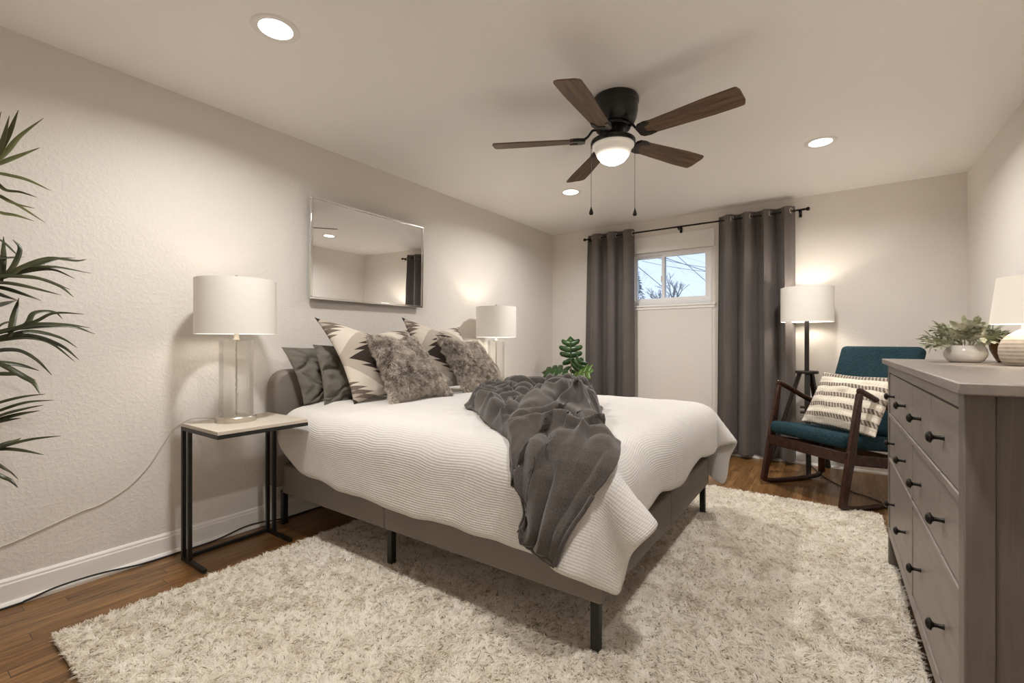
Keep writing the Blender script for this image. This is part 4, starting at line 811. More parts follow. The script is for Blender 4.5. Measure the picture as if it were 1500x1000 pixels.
-1,1,1,0,0,2,-1,-3,0,0,-1,0,1,2,2,-1,-2,0,-1,1,-1,0,2,0,-1,0,-1,-1,0,0,0,0,-1,-1,1,0,3,-3,-6,-8,-6,-4,-4,-1,-1,-2,-1,-2,0,1,0,1,0,0,-1,-1,0,1,0,1,0,1,1,-4,0,1,2,-1,1,-1,0,1,1,-3,0,3,1,-2,-1,1,1,1,-2,0,0,0,1,-2,0,1,-1,-1,
2,0,2,-1,0,0,0,-1,-1,-2,0,2,-2,-5,-6,-7,-5,-4,0,-1,0,0,1,1,1,-1,1,0,1,-1,0,0,-1,0,0,-1,1,1,1,-2,1,-2,-2,0,0,0,0,1,0,0,1,2,-1,-1,1,0,1,0,1,-1,1,0,0,-2,2,0,-1,-1,0,1,-2,0,0,2,0,-2,-4,2,2,0,-5,-7,-10,-5,-3,1,1,1,1,1,0,1,0,
1,0,1,0,1,0,0,0,-1,-1,-2,1,1,0,0,-1,0,-3,-1,-1,2,1,0,2,0,-1,-3,-1,2,3,1,-1,-1,2,2,-1,-1,-2,3,0,-1,-1,1,-2,-2,1,3,2,-2,-3,-5,2,3,0,-4,-9,-9,-6,-3,1,1,2,1,1,-1,-2,1,0,0,0,1,1,0,1,0,0,-1,-2,0,-1,-1,-1,0,1,1,0,0,3,0,-1,1,-1,
-3,-1,1,3,-1,0,0,0,1,0,-3,0,-1,1,1,0,-1,2,2,-1,1,1,-2,-3,-1,-5,2,2,-1,-2,-9,-8,-6,-3,1,1,0,-1,1,-2,0,1,1,-1,-1,0,0,0,1,0,1,0,0,-1,-1,1,0,1,1,-1,-1,0,2,0,-1,-1,-2,-2,2,2,2,-1,1,1,0,0,0,-3,1,0,0,-1,-1,0,1,1,-1,1,0,-1,-1,0,
1,0,-1,-1,1,-3,-5,-2,0,1,-1,-1,-1,-1,-2,1,1,1,1,-2,0,0,0,-1,-1,-1,0,0,1,3,0,2,1,-1,-1,0,0,1,-3,-1,0,3,1,-2,0,0,-1,-1,1,0,0,0,-2,1,1,0,0,-2,0,1,0,-3,0,2,2,1,2,2,-2,-2,-1,0,1,-1,1,1,1,0,0,-1,-1,-2,-1,-1,0,1,-1,0,-1,0,1,0,
-1,-1,-1,1,1,1,2,1,0,1,-1,-1,-1,1,1,-1,1,-1,-1,1,1,-2,-3,1,2,-1,-1,0,1,-1,1,0,-1,1,1,-1,-3,1,2,1,-2,0,1,1,0,0,0,0,0,1,2,2,0,0,-1,-1,-1,-1,-1,-1,-2,-1,-3,0,0,2,0,2,1,-1,-1,0,-1,1,-1,-3,1,1,0,0,3,1,0,-2,1,1,-2,0,-1,-1,1,1,
-2,-3,0,1,2,2,0,2,0,0,-1,-1,0,0,1,1,0,-1,-1,1,0,-1,0,0,0,1,2,1,0,-2,0,1,0,0,-1,-2,-2,-3,-6,2,2,2,2,0,1,1,0,-2,0,-2,0,-1,-2,0,1,2,0,0,0,0,0,0,1,0,1,-1,-1,-1,-1,0,-1,0,1,2,0,-1,0,-1,-1,0,3,1,-2,0,1,1,0,-1,1,0,-1,0,0,1,-1,
-1,-2,0,1,1,2,1,0,-1,-2,-2,-5,2,3,1,0,2,1,0,0,-1,-1,-1,-2,0,0,-1,1,1,-2,-1,1,2,0,-1,0,0,0,0,0,-1,1,0,-1,-1,0,-1,0,-1,2,0,-1,2,0,0,-1,0,1,0,0,1,-1,0,2,1,0,-1,-1,-3,-2,0,1,1,2,2,1,-1,-1,-1,-1,1,0,1,0,0,0,0,-1,0,-1,1,0,0,
-1,-1,1,0,0,-1,-1,1,1,-1,1,0,-1,3,1,0,-2,0,2,0,-3,-1,0,-2,-1,2,2,-2,0,0,2,-1,1,1,0,-2,1,1,0,-1,1,-1,-2,-2,-2,0,0,2,1,2,1,1,0,1,0,1,1,0,0,-1,-1,0,-1,0,0,0,1,0,0,0,-1,1,2,0,-1,-2,-1,0,0,1,2,0,-2,0,0,2,1,0,-2,-1,-1,0,-3,0,
1,0,2,2,1,-2,-2,1,2,1,-1,0,0,1,-1,-1,-2,-3,0,-1,1,0,1,0,3,2,2,1,0,0,0,0,0,0,0,-1,0,0,1,0,0,0,2,0,0,-2,-1,2,1,-1,-1,0,0,2,-2,-2,1,0,-2,1,2,1,0,-1,-1,2,1,-2,-1,2,2,-1,-3,1,-1,-2,1,1,2,0,-1,-1,1,0,0,0,-1,1,-2,-1,-1,1,0,3,2,
2,-1,-1,0,-1,1,0,1,1,1,-1,0,0,1,0,0,1,0,-1,-2,0,1,2,-1,0,0,-1,-2,0,0,-1,1,1,0,0,1,-1,1,0,2,1,0,0,0,-1,-1,1,1,0,-3,0,-1,0,0,1,0,0,2,3,2,-1,-2,-3,-2,-1,1,0,3,1,-3,0,0,0,-1,2,1,1,1,1,-1,-1,0,0,0,1,0,1,0,-2,0,0,0,0,1,-1,1,0,
0,0,0,0,-1,-1,2,3,-2,-2,0,0,0,1,-2,0,3,1,-1,-1,0,-2,0,0,1,0,0,1,2,2,1,1,-1,-2,-2,-1,-2,1,0,1,1,-2,-2,-1,0,-1,1,2,1,2,1,-1,-1,0,1,0,-2,0,2,0,0,0,-1,-1,0,-1,-1,1,2,1,2,0,-1,-1,0,-1,0,1,1,0,-2,-2,1,1,1,-2,-2,-1,0,0,1,1,1,1,
0,0,1,2,2,-1,1,0,0,-1,0,-2,0,-1,5,-2,-2,-2,-2,-2,-1,0,3,2,1,0,0,1,-1,-1,1,1,1,-2,-2,1,2,0,-2,1,0,-2,0,2,0,0,1,1,-3,-2,2,3,-1,-3,-1,2,1,0,0,0,0,1,-2,1,0,-1,1,0,-1,1,0,0,0,2,1,2,1,-1,-1,-1,-2,-1,6,0,-3,-2,-1,-2,-3,-1,0,3,
2,1,0,2,0,1,1,0,-3,0,1,0,-1,-3,-1,0,1,0,1,0,2,0,0,1,1,-1,-1,-1,-1,2,0,0,0,-1,0,0,2,-1,1,-1,0,0,-1,0,0,-1,-1,-1,0,1,1,2,1,1,-1,-2,-2,-1,5,-1,0,-1,-2,-2,-2,-1,0,0,2,2,0,0,2,0,0,-2,1,1,-2,-1,-1,2,0,1,0,1,-3,-1,0,0,-1,0,3,3,
-1,-3,0,1,3,-1,-3,1,-2,0,0,1,0,1,0,1,-1,0,0,0,-2,0,-1,0,1,1,0,-1,-1,0,-1,-1,-1,2,2,0,0,-1,-1,-1,-1,-1,1,1,1,0,0,1,-1,1,1,0,-3,-4,2,3,2,-1,-1,0,2,1,-3,-3,-1,0,-1,1,1,1,0,1,0,0,1,1,0,-1,0,0,0,-2,0,1,0,0,0,0,1,-1,1,-1,1,-2,
-1,-1,-1,-2,1,0,1,1,1,1,1,0,0,-2,-2,-1,-1,0,1,2,1,0,0,-1,-3,0,1,1,1,1,-1,-1,2,1,-2,-3,2,-1,0,-1,0,-2,1,1,1,-2,-1,2,3,-1,-1,-1,3,2,0,0,-1,-1,0,-2,1,0,0,0,0,2,-1,0,-1,-2,-2,0,-2,0,-1,1,1,0,1,1,1,1,-2,-2,-2,0,1,-1,0,1,-1,
-1,1,0,3,3,0,-1,-1,-1,0,-1,-2,-1,-1,0,-1,3,1,-1,-1,2,1,1,0,-2,-1,1,0,2,-2,1,1,0,-1,1,0,-1,-1,0,0,1,0,0,2,1,0,-1,-1,-2,0,-1,-3,0,-1,1,0,3,2,1,1,-1,-2,-1,0,0,0,0,2,0,-2,2,1,-1,-1,0,1,-1,-2,-1,0,1,1,0,0,-2,-1,0,0,0,1,1,1,1,
-3,-1,3,2,-1,-2,1,-2,-1,0,1,2,0,0,0,-1,-1,2,2,1,1,1,0,-1,-1,0,-3,-3,0,-1,1,1,3,2,2,1,-1,-1,-1,1,0,2,2,0,-1,-2,-1,0,-1,-1,-2,1,1,-1,0,0,0,3,1,-1,-1,1,-1,-1,-2,0,2,0,0,-1,0,1,0,1,-1,1,0,0,0,0,0,0,0,-2,0,0,1,2,1,1,0,1,-1,0,
-2,-1,-2,-1,-1,1,1,2,2,1,1,0,-1,0,1,-2,0,3,1,-1,0,-1,0,-2,1,0,-3,0,1,2,-2,1,3,1,-1,0,0,-3,0,3,-1,-1,0,0,0,-2,1,0,0,1,0,1,0,-1,0,0,-2,1,-1,0,0,0,2,1,1,1,1,0,1,0,-2,-1,-2,-1,-1,1,2,2,0,1,0,1,0,0,-1,0,3,1,-2,-2,-2,1,0,-1,0,
2,1,-1,2,1,-1,-3,0,2,2,0,-1,-1,-1,-1,2,2,1,0,-3,-1,1,0,1,-1,0,0,-1,0,0,-1,1,-1,-1,0,-1,2,2,1,2,1,3,0,1,-1,-1,-3,-2,-2,1,1,2,1,1,-1,0,0,0,-1,1,-1,1,1,-1,-1,-2,-2,4,2,1,0,0,-2,-1,2,1,-1,-1,1,1,-1,0,0,0,-1,-1,2,2,-1,-1,1,1,
-1,-1,-1,0,0,0,1,0,-1,-2,-1,0,-1,1,2,1,2,2,2,0,1,-2,-1,-2,-1,-1,0,2,-1,0,-1,-2,-2,0,1,1,2,1,0,1,-2,-1,1,0,0,1,2,-1,-1,1,1,1,-1,-1,2,1,0,0,0,-3,-2,-1,1,2,1,-1,-1,-1,1,0,1,0,0,1,1,0,-1,-2,-2,-1,0,0,1,1,1,-2,2,1,0,1,-1,0,
-1,0,0,0,0,-1,0,-1,1,-1,1,-2,1,1,0,1,2,0,0,-1,-2,-2,0,1,1,1,0,0,-1,2,1,-1,-2,-1,0,-1,1,2,-2,-2,1,2,-1,-1,2,1,0,0,1,1,0,-1,1,-1,-1,-2,-1,0,-1,1,0,-1,-1,1,1,0,1,-1,0,-2,0,0,1,2,-2,1,-1,0,-1,2,-1,-1,0,0,0,2,1,0,-1,0,1,0,-1,
-1,0,1,0,-1,0,-1,-1,-1,-1,2,3,0,0,1,-1,-1,1,0,0,1,0,0,0,2,0,2,-1,-1,-2,-1,0,-1,1,0,0,-2,0,0,0,2,0,0,-1,0,-1,1,0,0,1,-2,-2,1,1,-1,1,-1,1,0,-1,1,2,-1,-1,1,0,2,0,-1,0,-2,1,1,-1,2,-1,-1,2,1,-3,-1,1,0,0,1,1,0,0,0,0,-1,0,0,2,
0,0,-1,0,-1,0,0,1,1,0,-2,-1,1,1,1,1,1,0,-1,0,-1,1,-1,-1,0,-1,0,-2,1,0,1,0,-1,1,2,-1,-2,0,1,0,0,2,0,0,0,0,0,1,-1,0,1,1,-1,-1,-2,-1,1,3,2,1,0,-1,-2,-1,-1,0,0,-1,0,-1,1,-1,1,1,2,1,0,0,-2,1,0,0,1,1,1,1,1,-1,-1,-1,0,-1,0,1,
-3,0,0,0,-1,0,0,-1,0,1,2,2,-2,-2,0,0,0,1,0,0,0,1,0,0,1,-2,1,2,-1,-2,1,2,0,-2,3,-1,-1,-1,1,-1,-4,0,-1,0,0,2,1,0,1,1,1,1,-5,1,1,1,0,1,1,2,-1,2,-1,-2,-1,1,-1,-6,0,0,-2,-1,1,0,0,1,-1,0,1,0,0,0,-1,0,1,-1,0,-1,1,-2,0,2,-1,1,
-1,-1,1,1,0,-1,-1,1,1,10,2,-2,-2,-2,-1,-2,0,0,1,-1,1,1,0,0,1,2,-3,-1,0,0,0,1,0,1,1,1,-1,1,0,-1,-5,0,0,-1,0,1,-1,0,1,1,0,-1,0,0,2,-1,-2,1,2,-2,0,1,-1,0,-1,0,2,-1,0,0,0,0,-1,-2,-1,1,0,-2,8,4,-1,-1,-1,-1,-1,2,0,1,0,-1,1,0,
0,-1,4,-1,-2,-1,0,-2,0,-1,2,-3,3,1,0,-2,1,0,0,-1,1,-2,1,0,0,0,0,1,0,1,-1,1,1,-2,-3,1,1,0,0,-1,0,1,0,0,0,0,1,0,-2,-3,0,0,-1,0,-1,4,5,-1,0,1,-1,0,1,4,-1,1,0,0,-1,-2,10,-1,-1,1,-1,-1,-2,-4,-9,0,1,1,0,0,0,0,2,2,1,1,1,0,0,0,
-1,0,0,-3,-2,-1,-1,0,0,0,0,4,1,0,1,0,0,1,0,0,-1,-1,-3,-2,-3,-1,2,1,1,1,2,3,1,0,5,3,2,-1,1,0,-2,0,-1,-2,8,0,0,-2,-2,-3,-4,-3,1,0,-7,2,-6,-2,0,1,0,3,2,4,0,1,0,0,0,-2,-3,-2,-2,-2,1,-1,-1,0,2,1,3,3,2,0,2,0,1,0,-2,-3,-3,-3,
-2,-2,-1,2,2,4,2,3,0,5,0,-1,1,2,2,1,2,-1,-3,-2,-6,-1,-2,-2,-2,-1,-1,0,0,0,3,-22,3,0,1,1,3,2,3,2,2,0,0,-2,-1,0,-2,-2,-1,0,0,-2,-1,-1,0,2,3,2,1,2,1,2,2,-1,-2,-4,-1,-2,-2,-1,-1,1,0,0,1,16,0,-1,-1,1,0,-1,2,0,0,-1,0,-2,-17,
-2,0,1,0,0,0,0,-1,0,-10,-9,1,0,0,3,2,3,2,1,0,-1,-1,-2,-1,-1,0,1,1,0,-2,-1,-1,-1,0,1,2,1,1,1,1,2,0,-1,-1,-2,-2,-1,1,1,1,-2,0,2,2,-7,23,-2,2,-1,0,0,-1,-1,-2,0,0,1,-21,1,1,1,1,0,0,-2,-1,-4,-9,-3,-2,0,0,1,1,2,1,0,-1,0,-2,0,
-1,-2,1,2,1,1,-1,-1,-1,0,0,1,0,1,0,1,0,-1,0,0,-2,0,-1,2,1,2,0,0,-2,-1,-2,2,7,12,1,1,1,0,-1,-2,-1,-2,0,1,-19,1,2,1,2,0,-2,-2,-1,-5,-6,0,-6,-1,-1,0,1,0,0,-2,1,0,1,0,-2,0,0,0,1,0,-1,-1,-1,2,1,1,1,-1,0,-1,-1,1,-1,-1,0,0,1,1,
2,0,0,-2,-1,-2,1,1,2,13,5,1,1,1,-1,0,-2,-1,1,1,-15,3,1,2,0,-1,-1,-2,-3,-6,-4,-1,-5,-2,-1,-1,-1,-1,-2,-1,0,3,2,1,1,-2,-1,-1,-1,-1,-1,0,1,1,2,1,-1,0,0,-1,0,0,0,0,1,-1,1,1,1,-1,-1,-2,-2,0,1,1,1,8,12,3,1,0,0,0,-1,1,0,3,-12,
1,0,0,-1,-1,-1,0,-1,-7,-5,-1,-1,-4,-2,-2,-1,-2,-1,0,1,2,2,3,0,0,-3,-2,-2,-1,-1,0,1,1,2,1,0,0,0,1,0,0,0,1,0,1,0,0,-2,-1,-2,-1,0,0,1,2,1,2,12,8,0,0,1,0,1,0,2,1,-12,-1,-1,-3,-1,1,0,2,-3,-8,-4,-1,-2,-1,-1,-2,-2,-1,-1,-1,2,1,
3,2,2,-1,-1,-2,-3,-2,1,1,1,1,-1,-1,-1,1,1,1,1,0,1,1,1,1,-1,-1,-1,-2,-1,-1,1,1,0,2,0,0,7,12,2,0,-1,0,1,1,1,1], 62, 68, 2.3, 2.56)
duvet = cloth_from('duvet', DUVET, m_duvet, 'rumpled white waffle-weave duvet hanging over the sides of the bed', 'duvet', .030)


# throw: lies along the duvet's own surface, over the edge and down its side
def duvet_curve(x):
    """the duvet's section at x: points from y = 2.9 on top, over the near edge, down to the hem"""
    xs = DUVET[0][:, 34, 0]
    i = int(np.clip(np.searchsorted(xs, min(x, 2.06)) - 1, 0, len(xs) - 2)); f = float(np.clip((x - xs[i]) / (xs[i + 1] - xs[i]), 0, 1))
    row = DUVET[0][i] * (1 - f) + DUVET[0][i + 1] * f
    c = row[row[:, 1] < 2.95][::-1]
    c = c.copy(); c[:, 0] += x - np.interp(1.8, row[:, 1], row[:, 0])
    seg = np.linalg.norm(np.diff(c[:, 1:], axis=0), axis=1); a = np.concatenate([[0], np.cumsum(seg)])
    k = int(np.argmin(np.abs(c[:, 1] - 1.475) + (c[:, 2] < .5) * 9))
    return c, a - a[k]
LEFT = [(1.955, -.255), (1.975, -.19), (1.915, -.09), (1.80, .03), (1.68, .09), (1.46, .26), (1.22, .48), (1.07, .68), (.98, .95), (.93, 1.20)]
RIGHT = [(2.125, -.295), (2.155, -.19), (2.20, -.08), (2.245, .02), (2.19, .16), (2.03, .40), (1.92, .64), (1.82, .86), (1.60, 1.12), (1.32, 1.28)]
def throw_surface(ns=190, nt=110):
    Ls, Rs = spline([(a, b, 0) for a, b in LEFT], 12), spline([(a, b, 0) for a, b in RIGHT], 12)
    P = np.zeros((ns, nt, 3)); sm = lambda a, b, v: (lambda t: t * t * (3 - 2 * t))(min(1, max(0, (v - a) / (b - a))))
    cache = {}
    for i in range(ns):
        s = i / (ns - 1); k = s * (len(Ls) - 1); k0 = min(int(k), len(Ls) - 2); f = k - k0
        l, r = Ls[k0].lerp(Ls[k0 + 1], f), Rs[k0].lerp(Rs[k0 + 1], f)
        top = sm(.30, .58, s)
        for j in range(nt):
            t = j / (nt - 1)
            p = l.lerp(r, t)
            q = Vector((p.x * 1.0, p.y * 1.0, 0))
            warp = Vector((fbm((q.x, q.y, 1), 3.2, 2), fbm((q.x, q.y, 5), 3.2, 2), 0)) * (.10 + .26 * top)
            w = q + warp
            # folds: round crests, tight valleys; they run down the hanging part and swirl in the heap
            f1 = abs(math.sin(19 * (w.x * .95 + w.y * .25) + 1.1)) if top > .02 else 0
            f2 = abs(math.sin(22 * (w.x * .45 - w.y * .80) + .6))
            f3 = abs(math.sin(18 * (w.x * .15 + w.y * 1.0) + 2.0 * fbm((q.x, q.y, 9), 4, 2)))
            heap = f1 * .42 + f2 * .50 * (.45 + .9 * sm(-.2, .3, fbm((q.x, q.y, 11), 4, 1))) + f3 * .30
            heap = .128 * heap ** .85 + .035 * max(0, fbm((q.x, q.y, 15), 3.5, 2))
            fall = 1 - .75 * sm(.45, .95, t)
            hang = (.022 + .028 * max(0, .4 + fbm((q.x, q.y, 27), 4, 2))) * fall * (abs(math.sin(PI * (2.4 * t + .25 + 1.1 * fbm((q.x, q.y, 3), 3, 2) - .9 * s))) ** .8) + .014 * (1 + fbm((q.x * 1.6, q.y * .7, 21), 9, 2)) * .6
            hang += .035 * math.exp(-((t - .07) / .07) ** 2) * (.5 + .5 * math.sin(s * 38)) * (s < .30)
            h = hang * (1 - top) + heap * top
            e = min(t, 1 - t, (1 - s) * 2.2, s * 3 + .02 if s < .3 else 1)
            ed = sm(0, .10, e); h = h * (.12 + .88 * ed)
            sideways = (.028 * top + .006) * ed * math.cos(19 * (w.x * .95 + w.y * .25) + 1.1)
            x = p.x + sideways + .035 * top * (1 - ed) * fbm((q.x, q.y, 31), 7, 2); b = p.y + .03 * top * fbm((q.x, q.y, 33), 6, 2)
            key = round(x, 3)
            if key not in cache: cache[key] = duvet_curve(key)
            c, a = cache[key]
            y = np.interp(-b, a, c[:, 1]); z = np.interp(-b, a, c[:, 2]); cx = np.interp(-b, a, c[:, 0])
            y2 = np.interp(-b + .03, a, c[:, 1]); z2 = np.interp(-b + .03, a, c[:, 2])
            y1 = np.interp(-b - .03, a, c[:, 1]); z1 = np.interp(-b - .03, a, c[:, 2])
            ty, tz = y2 - y1, z2 - z1; ln = math.hypot(ty, tz) + 1e-9
            ny, nz = tz / ln, -ty / ln
            o = .036 + h
            y -= .078 * sm(1.88, 2.10, x) * sm(.02, .22, -b)      # the duvet bulges at its corner
            P[i, j] = (cx, y + ny * o, z + nz * o)
    return P
TP = throw_surface()
uu, vv = np.meshgrid(np.linspace(0, 1.5, TP.shape[0]), np.linspace(0, 1.2, TP.shape[1]), indexing='ij')
throw = cloth_from('throw_blanket', (TP, np.stack([uu, vv], -1)), m_fleece, 'crumpled charcoal fleece throw falling over the side of the white duvet', 'blanket', .010, 0)
g = G()
g.tube([Vector(p) for p in TP[:46, -1]], .0085, 8); g.tube([Vector(p) for p in TP[0, ::3]], .0085, 8); g.tube([Vector(p) for p in TP[:40, 0]], .0085, 8)
g.build('hem', m_fleece, throw, smooth='all')

# ------------------------------------------------------------------ pillows
def unit(v): return v / np.linalg.norm(v)
def pillow_surface(TL, TR, BL, BR, thick, n=36, pinch=.10, chop=0.0, wr=.008, seed=0, wf=7.0, sag=0.0, crease=0.0):
    """soft closed pillow spanned by four world corners; returns points (front+back), faces, uv"""
    TL, TR, BL, BR = map(np.array, (TL, TR, BL, BR))
    nrm = unit(np.cross(TR - BL, TL - BR)); 
    if nrm[0] < 0: nrm = -nrm
    up = unit((TL + TR - BL - BR)); side = unit(TR + BR - TL - BL)
    hw = np.linalg.norm(TR - TL) / 2; hh = np.linalg.norm(TL - BL) / 2
    u = np.sin(np.linspace(-1, 1, n) * PI / 2); 
    u = .55 * u + .45 * np.linspace(-1, 1, n)
    U, Vv = np.meshgrid(u, u, indexing='ij')
    # edges drawn in between the corners
    Ux = U * (1 - pinch * (1 - Vv ** 2) * np.abs(U)); Vx = Vv * (1 - pinch * (1 - U ** 2) * np.abs(Vv))
    Vx = Vx - chop * np.exp(-(U / .38) ** 2) * np.clip(Vv, 0, 1) ** 2 + sag * (1 - U ** 2) * 0
    a, b = (Ux + 1) / 2, (Vx + 1) / 2
    base = (BL * ((1 - a) * (1 - b))[..., None] + BR * (a * (1 - b))[..., None] + TL * ((1 - a) * b)[..., None] + TR * (a * b)[..., None])
    prof = np.clip((1 - U ** 2), 0, 1) ** .52 * np.clip((1 - Vv ** 2), 0, 1) ** .52
    prof = prof * (1 - .18 * Vv)          # belly sinks low
    out = []
    for sgn in (1, -1):
        w = np.zeros_like(U)
        for i in range(n):
            for j in range(n):
                x, y = U[i, j], Vv[i, j]
                rr = max(abs(x), abs(y))
                w[i, j] = fbm((x * 1.0 + seed * 3.1, y * 1.0 + sgn * 5, seed), wf * .35, 3) * .8 + .5 * math.sin((x - y * (1 if x * y < 0 else -1)) * wf + 2 * fbm((x, y, seed + 9), 1.5)) * abs(x * y)
                if crease:
                    wp = fbm((x, y, seed + 4), 1.3, 2)
                    w[i, j] -= crease * (1 - abs(math.sin(2.3 * x - 1.7 * y + 3.2 * wp + seed))) ** 3 * (.4 + .6 * (1 - y) / 2) + crease * .6 * (1 - abs(math.sin(3.4 * x + 2.1 * y + 3.6 * wp))) ** 4 * (1 - y) / 2
        edge = np.clip(prof * 2.2, 0, 1)
        out.append(base + nrm * (sgn * thick * .5 * prof * (1 if sgn > 0 else .8) + wr * w * edge * sgn)[..., None])
    return out, u, nrm
def pillow(name, label, mat, corners, thick, group=None, uvrot=0, sub=1, **kw):
    (F, B), u, nrm = pillow_surface(*corners, thick, **kw)
    n = F.shape[0]
    vs = list(F.reshape(-1, 3)); idx = {}
    fs = []
    bi = np.zeros((n, n), int)
    for i in range(n):
        for j in range(n):
            if i in (0, n - 1) or j in (0, n - 1): bi[i, j] = i * n + j
            else: bi[i, j] = len(vs); vs.append(B[i, j])
    for i in range(n - 1):
        for j in range(n - 1):
            fs.append((i * n + j, (i + 1) * n + j, (i + 1) * n + j + 1, i * n + j + 1))
            fs.append((bi[i, j], bi[i, j + 1], bi[i + 1, j + 1], bi[i + 1, j]))
    uu, vv = np.meshgrid((u + 1) / 2, (u + 1) / 2, indexing='ij')
    uv = np.zeros((len(vs), 2)); 
    for i in range(n):
        for j in range(n):
            uv[i * n + j] = uv[bi[i, j]] = (uu[i, j], vv[i, j])
    c = np.mean(np.array(vs), axis=0); c[2] = np.min(np.array(vs)[:, 2])
    g = G(); g.v = [tuple(np.array(p) - c) for p in vs]; g.f = [tuple(map(int, f)) for f in fs]
    t = thing(name, label, 'pillow', tuple(c), group=group)
    o = g.build('pillow_cover', mat, t, smooth='all', uv=uv, sub=sub)
    bm = bmesh.new(); bm.from_mesh(o.data); bmesh.ops.recalc_face_normals(bm, faces=bm.faces); bm.normal_update()
    cm = Vector(np.mean(np.array(g.v), axis=0))
    if sum(f.normal.dot(f.calc_center_median() - cm) for f in bm.faces) < 0: bmesh.ops.reverse_faces(bm, faces=bm.faces)
    bm.to_mesh(o.data); bm.free()
    return t, o, np.array(g.v), fs, c

ZB = .746
pillow('pillow', 'flat taupe-grey pillow against the headboard, behind the other grey pillow', m_sham,
       ((.170, 1.450, 1.085), (.170, 2.14, 1.09), (.262, 1.54, ZB - .01), (.262, 2.12, ZB)), .11, group='grey pillows by the headboard', pinch=.08, wr=.022, wf=8, seed=3, crease=2.2, n=56)
pillow('pillow', 'taupe-grey pillow wrinkled against the zigzag pillow, in front of the other grey one', m_sham,
       ((.270, 1.590, 1.10), (.270, 2.19, 1.10), (.375, 1.60, ZB - .01), (.375, 2.12, ZB)), .11, group='grey pillows by the headboard', pinch=.08, wr=.026, wf=8, seed=8, crease=2.4, n=56)
pillow('pillow', 'large zigzag patterned pillow between the grey pillows and a fur pillow', m_kilim,
       ((.33, 1.560, 1.265), (.40, 2.24, 1.20), (.57, 1.665, ZB), (.60, 2.30, ZB)), .17, group='zigzag patterned pillows', pinch=.16, chop=.13, wr=.010, seed=5)
pillow('pillow', 'zigzag patterned pillow farther along the headboard, toward the far glass lamp', m_kilim,
       ((.33, 2.235, 1.295), (.37, 2.815, 1.235), (.55, 2.27, ZB), (.57, 2.90, ZB)), .17, group='zigzag patterned pillows', pinch=.15, chop=.12, wr=.010, seed=6)

def strands(P, N, tone, rng, length, width, bend, droop, seg=2, face=False):
    """many thin tufts rising from points P along N; returns one mesh with a 'tone' attribute"""
    n = len(P)
    rand = rng.normal(size=(n, 3)); side = np.cross(N, rand); side = np.cross(N, bend) + .35 * side if face else side
    side /= np.linalg.norm(side, axis=1)[:, None]
    lean = bend
    L = length * rng.uniform(.7, 1.15, n)
    vs = []; rows = seg + 1
    arr = np.zeros((n, rows * 2 - 1, 3)) 
    for k in range(rows):
        t = k / seg
        p = P + N * (L * (t - .25 * t * t))[:, None] + lean * (L * t * t)[:, None] + np.array([0, 0, -1.0]) * (droop * L * t * t)[:, None]
        w = width * (1 - .35 * t)
        if k < seg:
            arr[:, 2 * k] = p - side * (w / 2); arr[:, 2 * k + 1] = p + side * (w / 2)
        else:
            arr[:, 2 * k] = p
    m = rows * 2 - 1
    base = np.arange(n)[:, None] * m
    quads = []
    loops = []; starts = []; totals = []
    q = np.concatenate([base + np.array([2 * k, 2 * k + 1, 2 * k + 3, 2 * k + 2]) for k in range(seg - 1)]) if seg > 1 else np.zeros((0, 4), int)
    tr = base + np.array([2 * seg - 2, 2 * seg - 1, 2 * seg])
    return arr.reshape(-1, 3), q, tr, np.repeat(tone, m)
def strand_object(name, mat, parent, arr, q, tr, tone):
    me = bpy.data.meshes.new(name)
    me.vertices.add(len(arr)); me.vertices.foreach_set('co', arr.astype(np.float32).ravel())
    nl = q.size + tr.size
    me.loops.add(nl); me.loops.foreach_set('vertex_index', np.concatenate([q.ravel(), tr.ravel()]).astype(np.int32))
    npol = len(q) + len(tr); me.polygons.add(npol)
    st = np.concatenate([np.arange(len(q)) * 4, q.size + np.arange(len(tr)) * 3]).astype(np.int32)
    me.polygons.foreach_set('loop_start', st)
    me.polygons.foreach_set('use_smooth', np.ones(npol, dtype=bool))
    me.update(calc_edges=True); me.validate()
    at = me.attributes.new('tone', 'FLOAT', 'POINT'); at.data.foreach_set('value', tone.astype(np.float32))
    me.materials.append(mat)
    o = bpy.data.objects.new(name, me); COL.objects.link(o); o.parent = parent
    o['kind'] = 'stuff'
    return o
